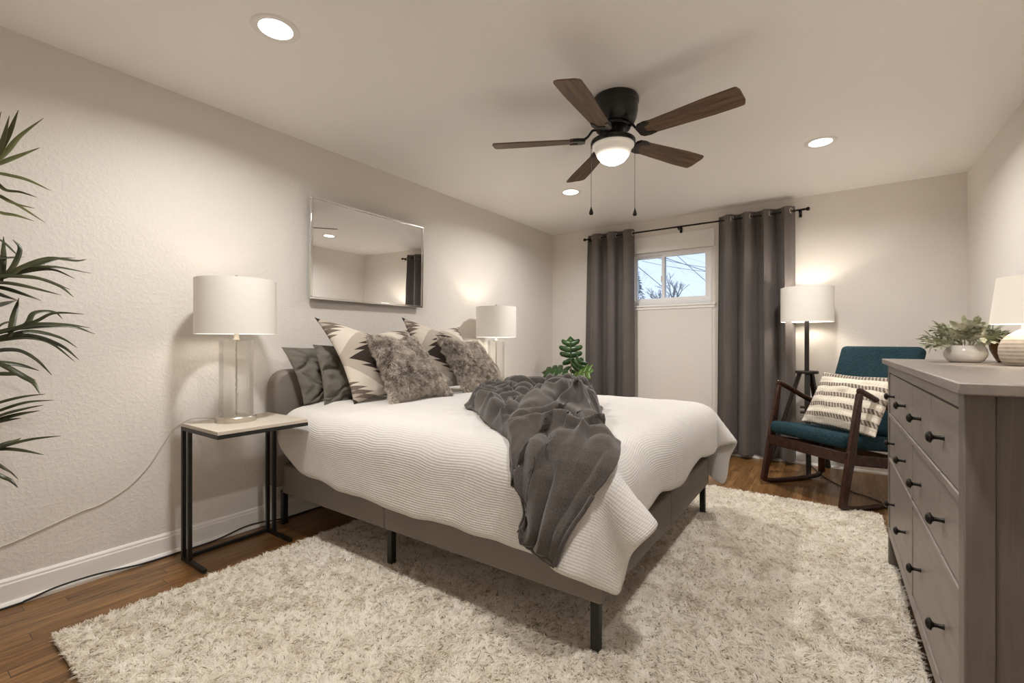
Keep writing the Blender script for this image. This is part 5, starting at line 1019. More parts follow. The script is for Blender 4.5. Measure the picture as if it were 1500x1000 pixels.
def fur_pillow(label, corners, thick, seed, count=80000, **kw):
    t, o, vs, fs, c = pillow('pillow', label, m_furbase, corners, thick, group='grey fur pillows', sub=0, seed=seed, **kw)
    rng = np.random.default_rng(seed)
    me = o.data
    F = np.array([f for f in fs]); A, B_, C_, D_ = (vs[F[:, k]] for k in range(4))
    area = np.linalg.norm(np.cross(C_ - A, D_ - B_), axis=1)
    nr = np.zeros((len(vs), 3)); fn = np.array([p.normal[:] for p in me.polygons])
    order = np.array([p.vertices[:] for p in me.polygons])
    for k in range(4): np.add.at(nr, order[:, k], fn)
    nr /= np.linalg.norm(nr, axis=1)[:, None] + 1e-9
    pick = rng.choice(len(F), count, p=area / area.sum())
    s, r = rng.random(count), rng.random(count)
    wts = np.stack([(1 - s) * (1 - r), s * (1 - r), s * r, (1 - s) * r], 1)
    P = sum(vs[F[pick, k]] * wts[:, k:k + 1] for k in range(4)); N = sum(nr[F[pick, k]] * wts[:, k:k + 1] for k in range(4))
    N /= np.linalg.norm(N, axis=1)[:, None]
    # locks: nearby hairs lean the same way
    fl = np.array([[fbm(p * 1.0 + seed, 22, 2), fbm(p + 20 + seed, 22, 2), fbm(p + 40 + seed, 22, 2), fbm(p + 60, 45, 2), fbm(p + 80, 7, 2)] for p in P])
    lean = fl[:, :3] * 1.0 + rng.normal(size=(count, 3)) * .28 + np.array([0, 0, -.35])
    tone = np.clip(.66 + fl[:, 3] * .40 + fl[:, 4] * .30 + rng.normal(size=count) * .22, 0, 1)
    a = strands(P, N, tone, rng, .019, .0024, lean * .8, .15, 2)
    strand_object('fur', m_fur, t, *a)
    return t
fur_pillow('grey faux fur pillow in front of the nearer zigzag pillow',
           ((.60, 1.735, 1.165), (.56, 2.155, 1.150), (.73, 1.815, ZB + .005), (.76, 2.315, ZB + .005)), .16, 11, pinch=.10, chop=.09, wr=.012)
fur_pillow('grey faux fur pillow next to the crumpled throw, toward the far lamp',
           ((.58, 2.345, 1.155), (.52, 2.865, 1.115), (.72, 2.49, ZB + .005), (.72, 3.00, ZB + .005)), .16, 12, pinch=.10, chop=.08, wr=.012)

# ------------------------------------------------------------------ mirror over the bed
mir = thing('wall_mirror', 'rectangular mirror in a thin chrome frame hanging over the bed', 'mirror', (.028, 2.217, 1.398))
mir.rotation_euler = (0, R(1.0), R(.3))
mw, mh, md = .507, .675, .022
g = G()
for lo, hi in (((-.0, -mw, 0), (md, mw, .016)), ((0, -mw, mh - .016), (md, mw, mh)), ((0, -mw, .016), (md, -mw + .016, mh - .016)), ((0, mw - .016, .016), (md, mw, mh - .016))):
    g.box(lo, hi)
g.build('frame', m_chrome, mir, bevel=.003)
G().box((.002, -mw + .013, .013), (md - .006, mw - .013, mh - .013)).build('mirror_glass', m_mirror, mir)
G().box((-.026, -.30, mh - .10), (.002, .30, mh - .06)).build('hanger', m_black, mir)

# ------------------------------------------------------------------ side tables and glass lamps
def side_table(label, loc, rz=0):
    t = thing('side_table', label, 'side table', loc, rz, 'metal and wood side tables')
    w, d, h = .445, .415, .700
    G().box((0, -w / 2, h - .018), (d, w / 2, h)).build('table_top', m_tabletop, t, bevel=.002)
    g = G(); z1 = h - .0185; s = .018
    for y in (-w / 2, w / 2 - s): g.box((0, y, z1 - s), (d, y + s, z1))
    g.box((0, -w / 2 + s, z1 - s), (s, w / 2 - s, z1)); g.box((d - s, -w / 2 + s, z1 - s), (d, w / 2 - s, z1))
    g.build('top_frame', m_black, t)
    for y in (-w / 2, w / 2 - s):
        for x in (0.0, .072): G().box((x, y, s), (x + s, y + s, z1 - s)).build('leg', m_black, t)
        G().box((0, y, 0), (.26, y + s, s)).build('foot', m_black, t)
    G().box((0, -w / 2 + s, 0), (s, w / 2 - s, s)).build('foot_bar', m_black, t)
    return t
side_table('black metal side table with pale wood top nearest the palm', (.125, 1.178, 0))
side_table('black metal side table with pale wood top beyond the far side of the bed', (.125, 3.505, 0))
def glass_lamp(label, loc, watts):
    t = thing('table_lamp', label, 'lamp', loc, group='glass cylinder table lamps')
    G().lathe([(.0001, 0), (.092, 0), (.093, .004), (.093, .024), (.090, .028), (.0001, .028)], 48).build('base', m_nickel, t, smooth=True)
    G().lathe([(.076, .029), (.0795, .033), (.0795, .418), (.076, .424), (.030, .425), (.030, .421), (.0745, .419), (.0762, .415), (.0762, .035), (.0745, .033), (.0001, .033), (.0001, .029)], 48, close=False).build('glass_body', m_glass, t, smooth=True)
    pts = [(.0018 * math.sin(i * 1.9), .0018 * math.cos(i * 2.3), .034 + i * .013) for i in range(31)]
    G().tube(pts, [.0042 + .0012 * math.sin(i * 2.7) for i in range(31)], 8).build('stem', m_nickel, t, smooth=True)
    g = G(); g.lathe([(.0001, .422), (.030, .422), (.030, .427), (.014, .428), (.012, .44), (.012, .475), (.0001, .475)], 24)
    g.build('neck', m_nickel, t, smooth=True)
    G().lathe([(.184, .456), (.188, .456), (.188, .738), (.184, .738), (.184, .456)], 64, close=False).build('lamp_shade', m_shade, t, smooth=True)
    g = G()
    for k in range(3):
        a = k * 2 * PI / 3 + .4; g.tube([(0, 0, .735), (.186 * math.cos(a), .186 * math.sin(a), .733)], .0018, 6)
    g.tube([(.045 * math.cos(x), .045 * math.sin(x), .475 + .26 * i / 12) if False else (0.045 * math.sin(PI * i / 12), 0, .46 + .275 * i / 12) for i, x in enumerate(range(13))], .0018, 6)
    g.tube([(-0.045 * math.sin(PI * i / 12), 0, .46 + .275 * i / 12) for i in range(13)], .0018, 6)
    g.build('harp', m_nickel, t)
    G().lathe([(.0001, .734), (.006, .736), (.007, .745), (.012, .748), (.012, .758), (.006, .764), (.0001, .766)], 20).build('finial', m_nickel, t, smooth=True)
    bulb([(.0001, .475), (.013, .478), (.014, .50), (.028, .535), (.030, .56), (.02, .585), (.0001, .592)], watts, t)
    return t
glass_lamp('clear glass lamp with white drum shade on the side table nearest the palm', (.288, 1.150, .7005), P_NEAR)
glass_lamp('clear glass lamp with white drum shade beyond the pillows, near the corner', (.275, 3.440, .7005), P_FAR)

# ------------------------------------------------------------------ tripod floor lamp
fl = thing('floor_lamp', 'dark wood tripod floor lamp with white drum shade beside the curtain', 'lamp', (2.675, 4.69, 0))
G().lathe([(.192, 1.285), (.196, 1.285), (.196, 1.580), (.192, 1.580), (.192, 1.285)], 64, close=False).build('lamp_shade', m_shade, fl, smooth=True)
G().box((-.017, -.017, .50), (.017, .017, 1.36)).build('pole', m_espresso, fl, bevel=.003)
G().lathe([(.0001, .843), (.085, .843), (.087, .848), (.087, .862), (.085, .866), (.0001, .866)], 32).build('tripod_plate', m_espresso, fl, smooth=True)
for a, sp in ((R(-84), .20), (R(58), .28), (R(172), .30)):
    dx, dy = math.cos(a), math.sin(a)
    lg = G().beam((dx * .052, dy * .052, .845), (dx * sp, dy * sp, 0.004), .036, .032, (dx, dy, 0)).build('leg', m_espresso, fl, bevel=.003)
for zz in (.555, .510):
    G().tube([(-.048, -.02, zz), (.048, -.02, zz)], .012, 12).build('clamp_knob', m_espresso, fl, smooth=True)
g = G()
for k in range(3):
    a = k * 2 * PI / 3; g.tube([(0, 0, 1.34), (.194 * math.cos(a), .194 * math.sin(a), 1.30)], .002, 6)
g.build('spider', m_black, fl)
bulb([(.0001, 1.36), (.016, 1.362), (.016, 1.40), (.028, 1.425), (.030, 1.45), (.02, 1.475), (.0001, 1.482)], P_FLOOR, fl)

# ------------------------------------------------------------------ curtains
rodY = D - .105
rod = thing('curtain_rod', 'thin dark bronze curtain rod over the window with ball finials', 'curtain rod', (1.585, rodY, 2.298))
G().tube([(-1.06, 0, 0), (1.055, 0, 0)], .0085, 12).build('rod', m_bronze, rod, smooth=True)
for sx in (-1, 1):
    M = Matrix.Translation((sx * 1.055, 0, 0)) @ Matrix.Rotation(sx * PI / 2, 4, 'Y')
    G().lathe([(.0001, 0), (.010, 0), (.010, .012), (.006, .016), (.013, .024), (.018, .036), (.014, .048), (.0001, .053)], 20, M=M).build('finial', m_bronze, rod, smooth=True)
for x in (-1.035, -.03, 1.03):
    g = G(); g.box((x - .007, -.012, -.020), (x + .007, .1035, -.009)); g.box((x - .012, .092, -.045), (x + .012, .1035, .03))
    g.box((x - .009, -.012, -.020), (x + .009, .012, -.008)); g.tube([(x, 0, -.02), (x, 0, -.034)], .005, 8)
    g.build('bracket', m_bronze, rod)
def curtain(label, x0, x1, xb0, xb1, z0, z1, waves, amp, seed, phase):
    t = thing('curtain', label, 'curtain', ((x0 + x1) / 2, rodY, z0), group='grey grommet curtains')
    nu, nv = waves * 22 + 1, 42
    P = np.zeros((nu, nv, 3))
    rng = np.random.default_rng(seed)
    wob = rng.uniform(-.30, .30, waves * 2 + 2)
    for i in range(nu):
        s = i / (nu - 1)
        ph = s * waves * 2 * PI + phase
        for j in range(nv):
            v = j / (nv - 1)
            zz = z0 + (z1 - z0) * v
            xa = x0 + (x1 - x0) * s; xb = xb0 + (xb1 - xb0) * (s + .02 * math.sin(s * 9 + seed))
            top = min(1, max(0, (v - .72) / .28)); top = top * top
            x = xa * (.35 + .65 * v) + xb * (.65 - .65 * v)
            w = math.sin(ph)
            w = math.copysign(abs(w) ** .62, w)
            # the folds sway as they fall
            k = s * (waves * 2 + 1); i0 = int(k); fr = k - i0
            wv = wob[min(i0, len(wob) - 1)] * (1 - fr) + wob[min(i0 + 1, len(wob) - 1)] * fr
            lo = 1 + wv * (1 - top) * 1.1
            y = amp * w * lo + (1 - v) * .010 * math.sin(ph * .5 + seed)
            x += .022 * math.sin(2 * ph + seed) * (.5 + .5 * wv) + (1 - v) * .012 * math.sin(ph * 1.5 + 1.3 * seed)
            y += .004 * fbm((x * 3, zz, seed), 4) + .0022 * math.sin(zz * 60 + 5 * fbm((x, zz * .5, seed + 2), 5)) * max(0, fbm((x, zz, seed + 5), 3)) * 2.0
            P[i, j] = (x - (x0 + x1) / 2, y, zz - z0 + (-.006 + .008 * w if v > .98 else 0))
    o = G().grid(P).build('panel', m_curtain, t, smooth='all', solid=.0022, sub=1)
    n = waves * 2
    for k in range(n):
        s = (k * PI - phase) / (waves * 2 * PI)
        if s < .01 or s > .99: s = min(max(s % 1, .02), .98)
        i = int(round(s * (nu - 1))); i = min(max(i, 1), nu - 2)
        p = Vector(P[i, int((nv - 1) * .972)]); p.z = 2.298 - z0
        tn = Vector(P[i + 1, nv - 2]) - Vector(P[i - 1, nv - 2]); tn.z = 0; tn.normalize()
        nn = Vector((-tn.y, tn.x, 0)); ring = []
        for q in range(25):
            a = 2 * PI * q / 24; ring.append(p + tn * (.022 * math.cos(a)) + Vector((0, 0, 1)) * (.022 * math.sin(a)))
        G().tube(ring, .0045, 8, caps=False).build('grommet', m_nickel, t, smooth=True)
    return t
curtain('grey curtain panel hanging beside the monstera, on the window\'s left', .520, 1.080, .470, 1.090, .04, 2.352, 3, .060, 3, .6)
curtain('grey curtain panel hanging behind the tripod floor lamp, on the window\'s right', 1.925, 2.572, 1.905, 2.600, .035, 2.352, 4, .062, 7, 1.0)
# ------------------------------------------------------------------ rocking chair
hd = math.atan2(-.765, -.644)
ch = thing('rocking_chair', 'dark walnut rocking chair with teal cushions by the dresser', 'chair', (2.863, 4.124, 0), hd)
HW = .325
for y in (-HW, HW):
    # side frame: front post, runner, rear leg drawn as one bent loop
    g = G()
    g.beam((.315, y, .030), (.235, y, .400), .032, .046, (1, 0, 0), .034, .060)
    g.beam((.236, y, .395), (.168, y, .775), .034, .060, (1, 0, 0), .034, .034)
    g.build('front_post', m_walnut, ch, bevel=.008, seg=3)
    pts = spline([(.322, y, .055), (.285, y, .030), (.18, y, .0185), (.03, y, .0165), (-.12, y, .020), (-.225, y, .032), (-.262, y, .060)], 6)
    G().tube(pts, .0185, 10, up=(0, 1, 0), flat=.9).build('rocker', m_walnut, ch, smooth=True)
    g = G(); g.beam((-.262, y, .050), (-.262, y, .345), .034, .046, (1, 0, 0)); g.build('rear_leg', m_walnut, ch, bevel=.008, seg=3)
    pts = spline([(.150, y, .772), (.175, y, .788), (.150, y, .786), (.04, y, .735), (-.10, y, .665), (-.24, y, .615), (-.39, y, .600)], 6)
    rr = [.017] * 8 + [.020] * (len(pts) - 8)
    G().tube(pts[4:], rr[4:], 12, up=(0, 1, 0), flat=.75).build('arm', m_walnut, ch, smooth=True)
    G().beam((.262, y * .97, .345), (-.30, y * .97, .265), .026, .070, (0, 0, 1)).build('seat_rail', m_walnut, ch, bevel=.006)
    G().beam((-.20, y * .84, .245), (-.440, y * .84, .95), .026, .040, (1, 0, 0)).build('back_post', m_walnut, ch, bevel=.006)
G().beam((.262, -HW, .352), (.262, HW, .352), .030, .078, (0, 0, 1)).build('front_rail', m_walnut, ch, bevel=.006)
G().beam((-.27, -HW, .28), (-.27, HW, .28), .030, .060, (0, 0, 1)).build('rear_rail', m_walnut, ch, bevel=.006)
def cushion(name, L, Wd, Th, M, r):
    g = G(); n = 14
    o = g.box((-L / 2, -Wd / 2, -Th / 2), (L / 2, Wd / 2, Th / 2)).build(name, m_teal, ch, bevel=r, seg=5, smooth=True)
    o.matrix_local = M; return o
cushion('seat_cushion', .56, .625, .095, Matrix.Translation((.005, 0, .425)) @ Matrix.Rotation(R(-7.0), 4, 'Y'), .040)
cushion('back_cushion', .085, .60, .70, Matrix.Translation((-.352, 0, .745)) @ Matrix.Rotation(R(-19.0), 4, 'Y'), .038)

pillow('pillow', 'cream pillow with grey woven stripes leaning on the rocking chair', m_striped,
       ((2.800, 4.235, .885), (3.215, 3.985, .875), (2.655, 4.165, .500), (3.085, 3.765, .492)), .17, pinch=.05, chop=.02, wr=.014, seed=21)

# ------------------------------------------------------------------ dresser
dr = thing('dresser', 'grey-brown stained wooden dresser with eight drawers and dark mushroom knobs', 'dresser', (3.100, 1.400, 0), R(.5))
DL, DD, DT = 1.560, .500, 1.005
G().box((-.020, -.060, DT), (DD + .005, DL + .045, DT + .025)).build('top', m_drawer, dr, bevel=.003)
# posts stand at the corners and run down as feet; panels sit back between them
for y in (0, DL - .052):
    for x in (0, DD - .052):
        G().box((x, y, 0), (x + .050, y + .052, DT - .0005)).build('leg', m_dresser_shaded, dr, bevel=.003)
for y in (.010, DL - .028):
    G().box((.051, y, .165), (DD - .053, y + .018, DT - .0005)).build('side_panel', m_dresser_shaded, dr, bevel=.002)
G().box((DD - .012, .053, .165), (DD - .004, DL - .053, DT - .0005)).build('back_panel', m_dresser_shaded, dr)
G().box((0.0, .0525, .966), (.020, DL - .0525, DT - .0005)).build('top_rail', m_drawer, dr, bevel=.002)
G().box((0.0, .0525, .165), (.020, DL - .0525, .208)).build('bottom_rail', m_drawer, dr, bevel=.002)
for zz in (.749, .531):
    G().box((0.0, .0525, zz), (.020, DL - .0525, zz + .018)).build('rail', m_drawer, dr, bevel=.002)
G().box((.021, .053, .165), (DD - .013, DL - .053, .175)).build('bottom_board', m_dresser_shaded, dr)
yA, yB = .038, DL - .038
for zz, zt in ((.209, .530), (.550, .748)):
    G().box((.001, DL / 2 - .010, zz), (.020, DL / 2 + .010, zt)).build('divider', m_drawer, dr)
def drawer(y0, y1, z0, z1, knobs):
    g = G()
    g.box((.0040, y0, z0), (.0195, y1, z1)); g.box((.0196, y0 + .012, z0 + .01), (DD - .06, y1 - .012, z1 - .03))
    o = g.build('drawer', m_drawer, dr, bevel=.0015)
    for ky in knobs:
        M = Matrix.Translation((.0040, ky, (z0 + z1) / 2)) @ Matrix.Rotation(-PI / 2, 4, 'Y')
        G().lathe([(.0001, 0), (.0075, 0), (.0062, .004), (.0052, .012), (.0055, .020), (.0085, .0235), (.0150, .0265), (.0158, .029), (.0125, .0345), (.007, .0375), (.0001, .0385)], 24, M=M).build('knob', m_bronze, o, smooth=True)
q4 = (DL - .105) / 4
for k in range(4):
    y0 = .0525 + k * q4
    drawer(y0 + .0030, y0 + q4 - .0030, .7705, .9585, [y0 + q4 / 2])
for k in range(2):
    y0 = .0525 + k * q4 * 2
    for z0, z1 in ((.5525, .7445), (.2115, .5265)):
        drawer(y0 + .0030, y0 + q4 * 2 - .0030, z0, z1, [y0 + q4 * .5, y0 + q4 * 1.5])

# ------------------------------------------------------------------ things on the dresser
TZ = 1.0302
pot = thing('potted_plant', 'small grey-green leafy plant in a low white bowl on the dresser', 'plant', (3.318, 2.680, TZ))
G().lathe([(.0001, 0), (.046, 0), (.056, .006), (.066, .022), (.0695, .040), (.066, .056), (.058, .068), (.056, .071), (.053, .069), (.060, .055), (.063, .040), (.058, .02), (.0001, .012)], 48, close=False).build('bowl', m_white_glaze, pot, smooth=True)
G().lathe([(.0001, .058), (.0585, .058)], 32, close=False).build('soil', m_soil, pot)
rl = random.Random(9)
def leaf_geo(g, p, d, up, L, Wd, curl=.2, n=5, fold=.25):
    d = Vector(d).normalized(); s = d.cross(Vector(up))
    if s.length < 1e-3: s = d.orthogonal()
    s.normalize(); u = s.cross(d); vs = []; fs = []
    for i in range(n + 1):
        t = i / n; w = Wd * (math.sin(PI * (t * .92 + .04)) ** .8)
        c = Vector(p) + d * (L * t) + u * (-curl * L * t * t)
        vs += [c - s * w + u * (w * fold), c, c + s * w + u * (w * fold)]
    for i in range(n):
        a = i * 3; fs += [(a, a + 3, a + 4, a + 1), (a + 1, a + 4, a + 5, a + 2)]
    g.add(vs, fs)
for k in range(36):
    an = k * 2.4 + rl.uniform(-.3, .3); el = rl.uniform(-.05, 1.15) if k > 4 else rl.uniform(.9, 1.4)
    d = Vector((math.cos(an) * math.cos(el), math.sin(an) * math.cos(el), math.sin(el)))
    b0 = Vector((.030 * math.cos(an), .030 * math.sin(an), .060)); L = rl.uniform(.070, .105)
    tip = b0 + d * L + Vector((0, 0, .012)); mid = b0 + d * (L * .5) + Vector((0, 0, .016))
    pts = spline([b0, mid, tip], 4)
    g = G(); g.tube(pts, .0016, 5)
    for i in range(3, len(pts)):
        p = pts[i]; dd = (pts[i] - pts[i - 1]).normalized()
        for s in (0, 1):
            a2 = i * 1.57 + s * PI + an
            side = dd.cross(Vector((0, 0, 1))).normalized(); up2 = side.cross(dd)
            out = side * math.cos(a2) + up2 * math.sin(a2)
            leaf_geo(g, p, dd * rl.uniform(.5, .9) + out * .7, up2 + dd * .2, rl.uniform(.028, .042), rl.uniform(.0085, .0125), rl.uniform(-.1, .3))
    leaf_geo(g, tip, d, (0, 0, 1.01), .034, .0085, .1)
    g.build('sprig', m_sage, pot, smooth='all')

lamp2 = thing('table_lamp', 'ribbed taupe ceramic lamp with tapered white shade on the dresser', 'lamp', (3.442, 2.400, TZ))
G().lathe([(.0001, 0), (.064, 0), (.070, .004), (.079, .022), (.084, .045), (.083, .068), (.075, .092), (.058, .112), (.036, .126), (.026, .132), (.024, .148), (.0001, .148)], 56).build('lamp_base', m_ribbed, lamp2, smooth=True)
G().lathe([(.0001, .148), (.010, .148), (.010, .19), (.014, .192), (.014, .215), (.0001, .217)], 20).build('socket', m_nickel, lamp2, smooth=True)
G().lathe([(.104, .150), (.107, .150), (.088, .318), (.085, .318), (.104, .150)], 64, close=False).build('lamp_shade', m_shade2, lamp2, smooth=True)
g = G()
for k in range(3):
    a = k * 2 * PI / 3; g.tube([(0, 0, .208), (.103 * math.cos(a), .103 * math.sin(a), .160)], .0016, 6)
g.build('spider', m_nickel, lamp2)
bulb([(.0001, .217), (.010, .22), (.022, .245), (.022, .262), (.012, .278), (.0001, .282)], P_DRESS, lamp2)

vase = thing('glass_vase', 'amber glass vase with a dark metal collar behind the ribbed lamp', 'vase', (3.455, 2.765, TZ))
G().lathe([(.0001, 0), (.022, 0), (.026, .003), (.036, .022), (.047, .050), (.051, .072), (.046, .090), (.030, .104), (.024, .110), (.022, .110), (.028, .102), (.043, .088), (.047, .072), (.043, .05), (.032, .024), (.0001, .008)], 40, close=False).build('vase_body', m_amber, vase, smooth=True)
G().lathe([(.0225, .106), (.029, .106), (.030, .112), (.027, .115), (.030, .119), (.028, .124), (.0225, .124), (.0225, .106)], 32, close=False).build('collar', m_gunmetal, vase, smooth=True)
rm = thing('tabletop_mirror', 'round dark-edged mirror leaning behind the ribbed lamp', 'mirror', (3.585, 2.860, TZ))
Mr = Matrix.Translation((0, 0, .135)) @ Matrix.Rotation(R(-80), 4, 'Y')
G().lathe([(.124, -.006), (.134, -.006), (.136, 0), (.134, .006), (.124, .006), (.124, -.006)], 64, close=False, M=Mr).build('frame', m_gunmetal, rm, smooth=True)
G().lathe([(.0001, -.002), (.125, -.002), (.125, .003), (.0001, .003)], 64, M=Mr).build('mirror_glass', m_mirror, rm)
G().beam((.02, 0, .14), (.075, 0, .004), .03, .006, (1, 0, 0)).build('easel_leg', m_gunmetal, rm)

# ------------------------------------------------------------------ monstera in the corner
mo = thing('monstera_plant', 'green monstera plant with split leaves between the bed and the curtain', 'plant', (.520, 4.480, 0))
G().lathe([(.0001, 0), (.115, 0), (.125, .008), (.150, .27), (.152, .285), (.142, .285), (.138, .262), (.0001, .255)], 40, close=False).build('pot', m_terr, mo, smooth=True)
G().lathe([(.0001, .262), (.139, .262)], 32, close=False).build('soil', m_soil, mo)
def monstera_leaf(name, base, att, d, up, L, mat, lobes=5, seed=0):
    """petiole from base to att; split blade of length L pointing along d"""
    rr = random.Random(seed)
    d = Vector(d).normalized(); s = d.cross(Vector(up)).normalized(); u = s.cross(d)
    g = G(); vs = []; fs = []
    def surf(a, b):      # a along the rib, b sideways
        return Vector(att) + d * a + s * b + u * (-.35 * (a / L) ** 2 * L * .5 - .4 * b * b / L)
    for sg in (-1, 1):
        for k in range(lobes):
            t0 = -.10 + k * (1.0 / lobes); t1 = t0 + 1.0 / lobes * .97
            half = .52 * L * (.74, .96, 1.0, .78)[k]
            ny = 9; rows = []
            for i in range(ny + 1):
                q = i / ny
                fwd = .16 * L * q ** 1.5 * (.2 + .8 * k / lobes) - (.16 * L * q if k == 0 else 0)
                wdt = 1.0 if q < .80 else math.sqrt(max(.03, 1 - ((q - .80) / .21) ** 2))
                nar = (1.12 if q < .52 else 1.0 - .12 * (q - .52) / .48) * wdt
                mid = (t0 + t1) / 2; hw = (t1 - t0) / 2 * nar
                rows.append([surf((mid - hw) * L * .98 + fwd, sg * half * q), surf(mid * L * .98 + fwd, sg * half * q), surf((mid + hw) * L * .98 + fwd, sg * half * q)])
            o = len(vs)
            for r3 in rows: vs += r3
            for i in range(ny):
                a = o + i * 3
                for c in (0, 1):
                    f = (a + c, a + 3 + c, a + 4 + c, a + 1 + c); fs.append(f if sg > 0 else f[::-1])
    o = len(vs)                              # pointed tip
    vs += [surf(L * .84, -.26 * L), surf(L * 1.10, 0), surf(L * .84, .26 * L), surf(L * .70, 0)]
    fs += [(o, o + 3, o + 1), (o + 3, o + 2, o + 1)]
    g.add(vs, fs)
    lf = g.build(name, mat, mo, smooth='all', solid=.0012)
    pm = (Vector(base) + Vector(att)) / 2 + Vector((0, 0, .06))
    G().tube(spline([base, pm, att], 6) + [surf(L * .6, 0) + u * .001, surf(L * 1.0, 0) + u * .001], [.0055] * 13 + [.003, .0015], 6).build('leaf_stalk', m_stem, lf, smooth=True)
monstera_leaf('leaf', (0, 0, .26), (.005, -.02, .905), (.02, -.10, 1), (.50, -1, .15), .245, m_monst, 4, 1)
monstera_leaf('leaf', (-.02, 0, .26), (-.06, -.03, .800), (-1, -.25, .05), (.10, -.80, 1.1), .255, m_monst, 4, 2)
monstera_leaf('leaf', (.02, 0, .26), (.06, -.04, .745), (.95, -.35, .42), (.10, -1, .8), .235, m_monst2, 4, 3)
monstera_leaf('leaf', (0, -.02, .26), (-.04, -.10, .735), (-.65, -.5, -.50), (-.2, -1, .8), .215, m_monst2, 4, 4)
monstera_leaf('leaf', (.01, -.01, .26), (.02, -.08, .720), (.28, -.5, -.60), (.2, -1, .7), .220, m_monst, 4, 5)
monstera_leaf('leaf', (.01, .01, .26), (.04, .0, .780), (.45, -.3, .65), (.3, -1, .35), .19, m_monst, 4, 6)
monstera_leaf('leaf', (.0, .02, .26), (-.02, .06, .70), (-.2, .8, .3), (.1, .2, 1), .19, m_monst, 4, 7)

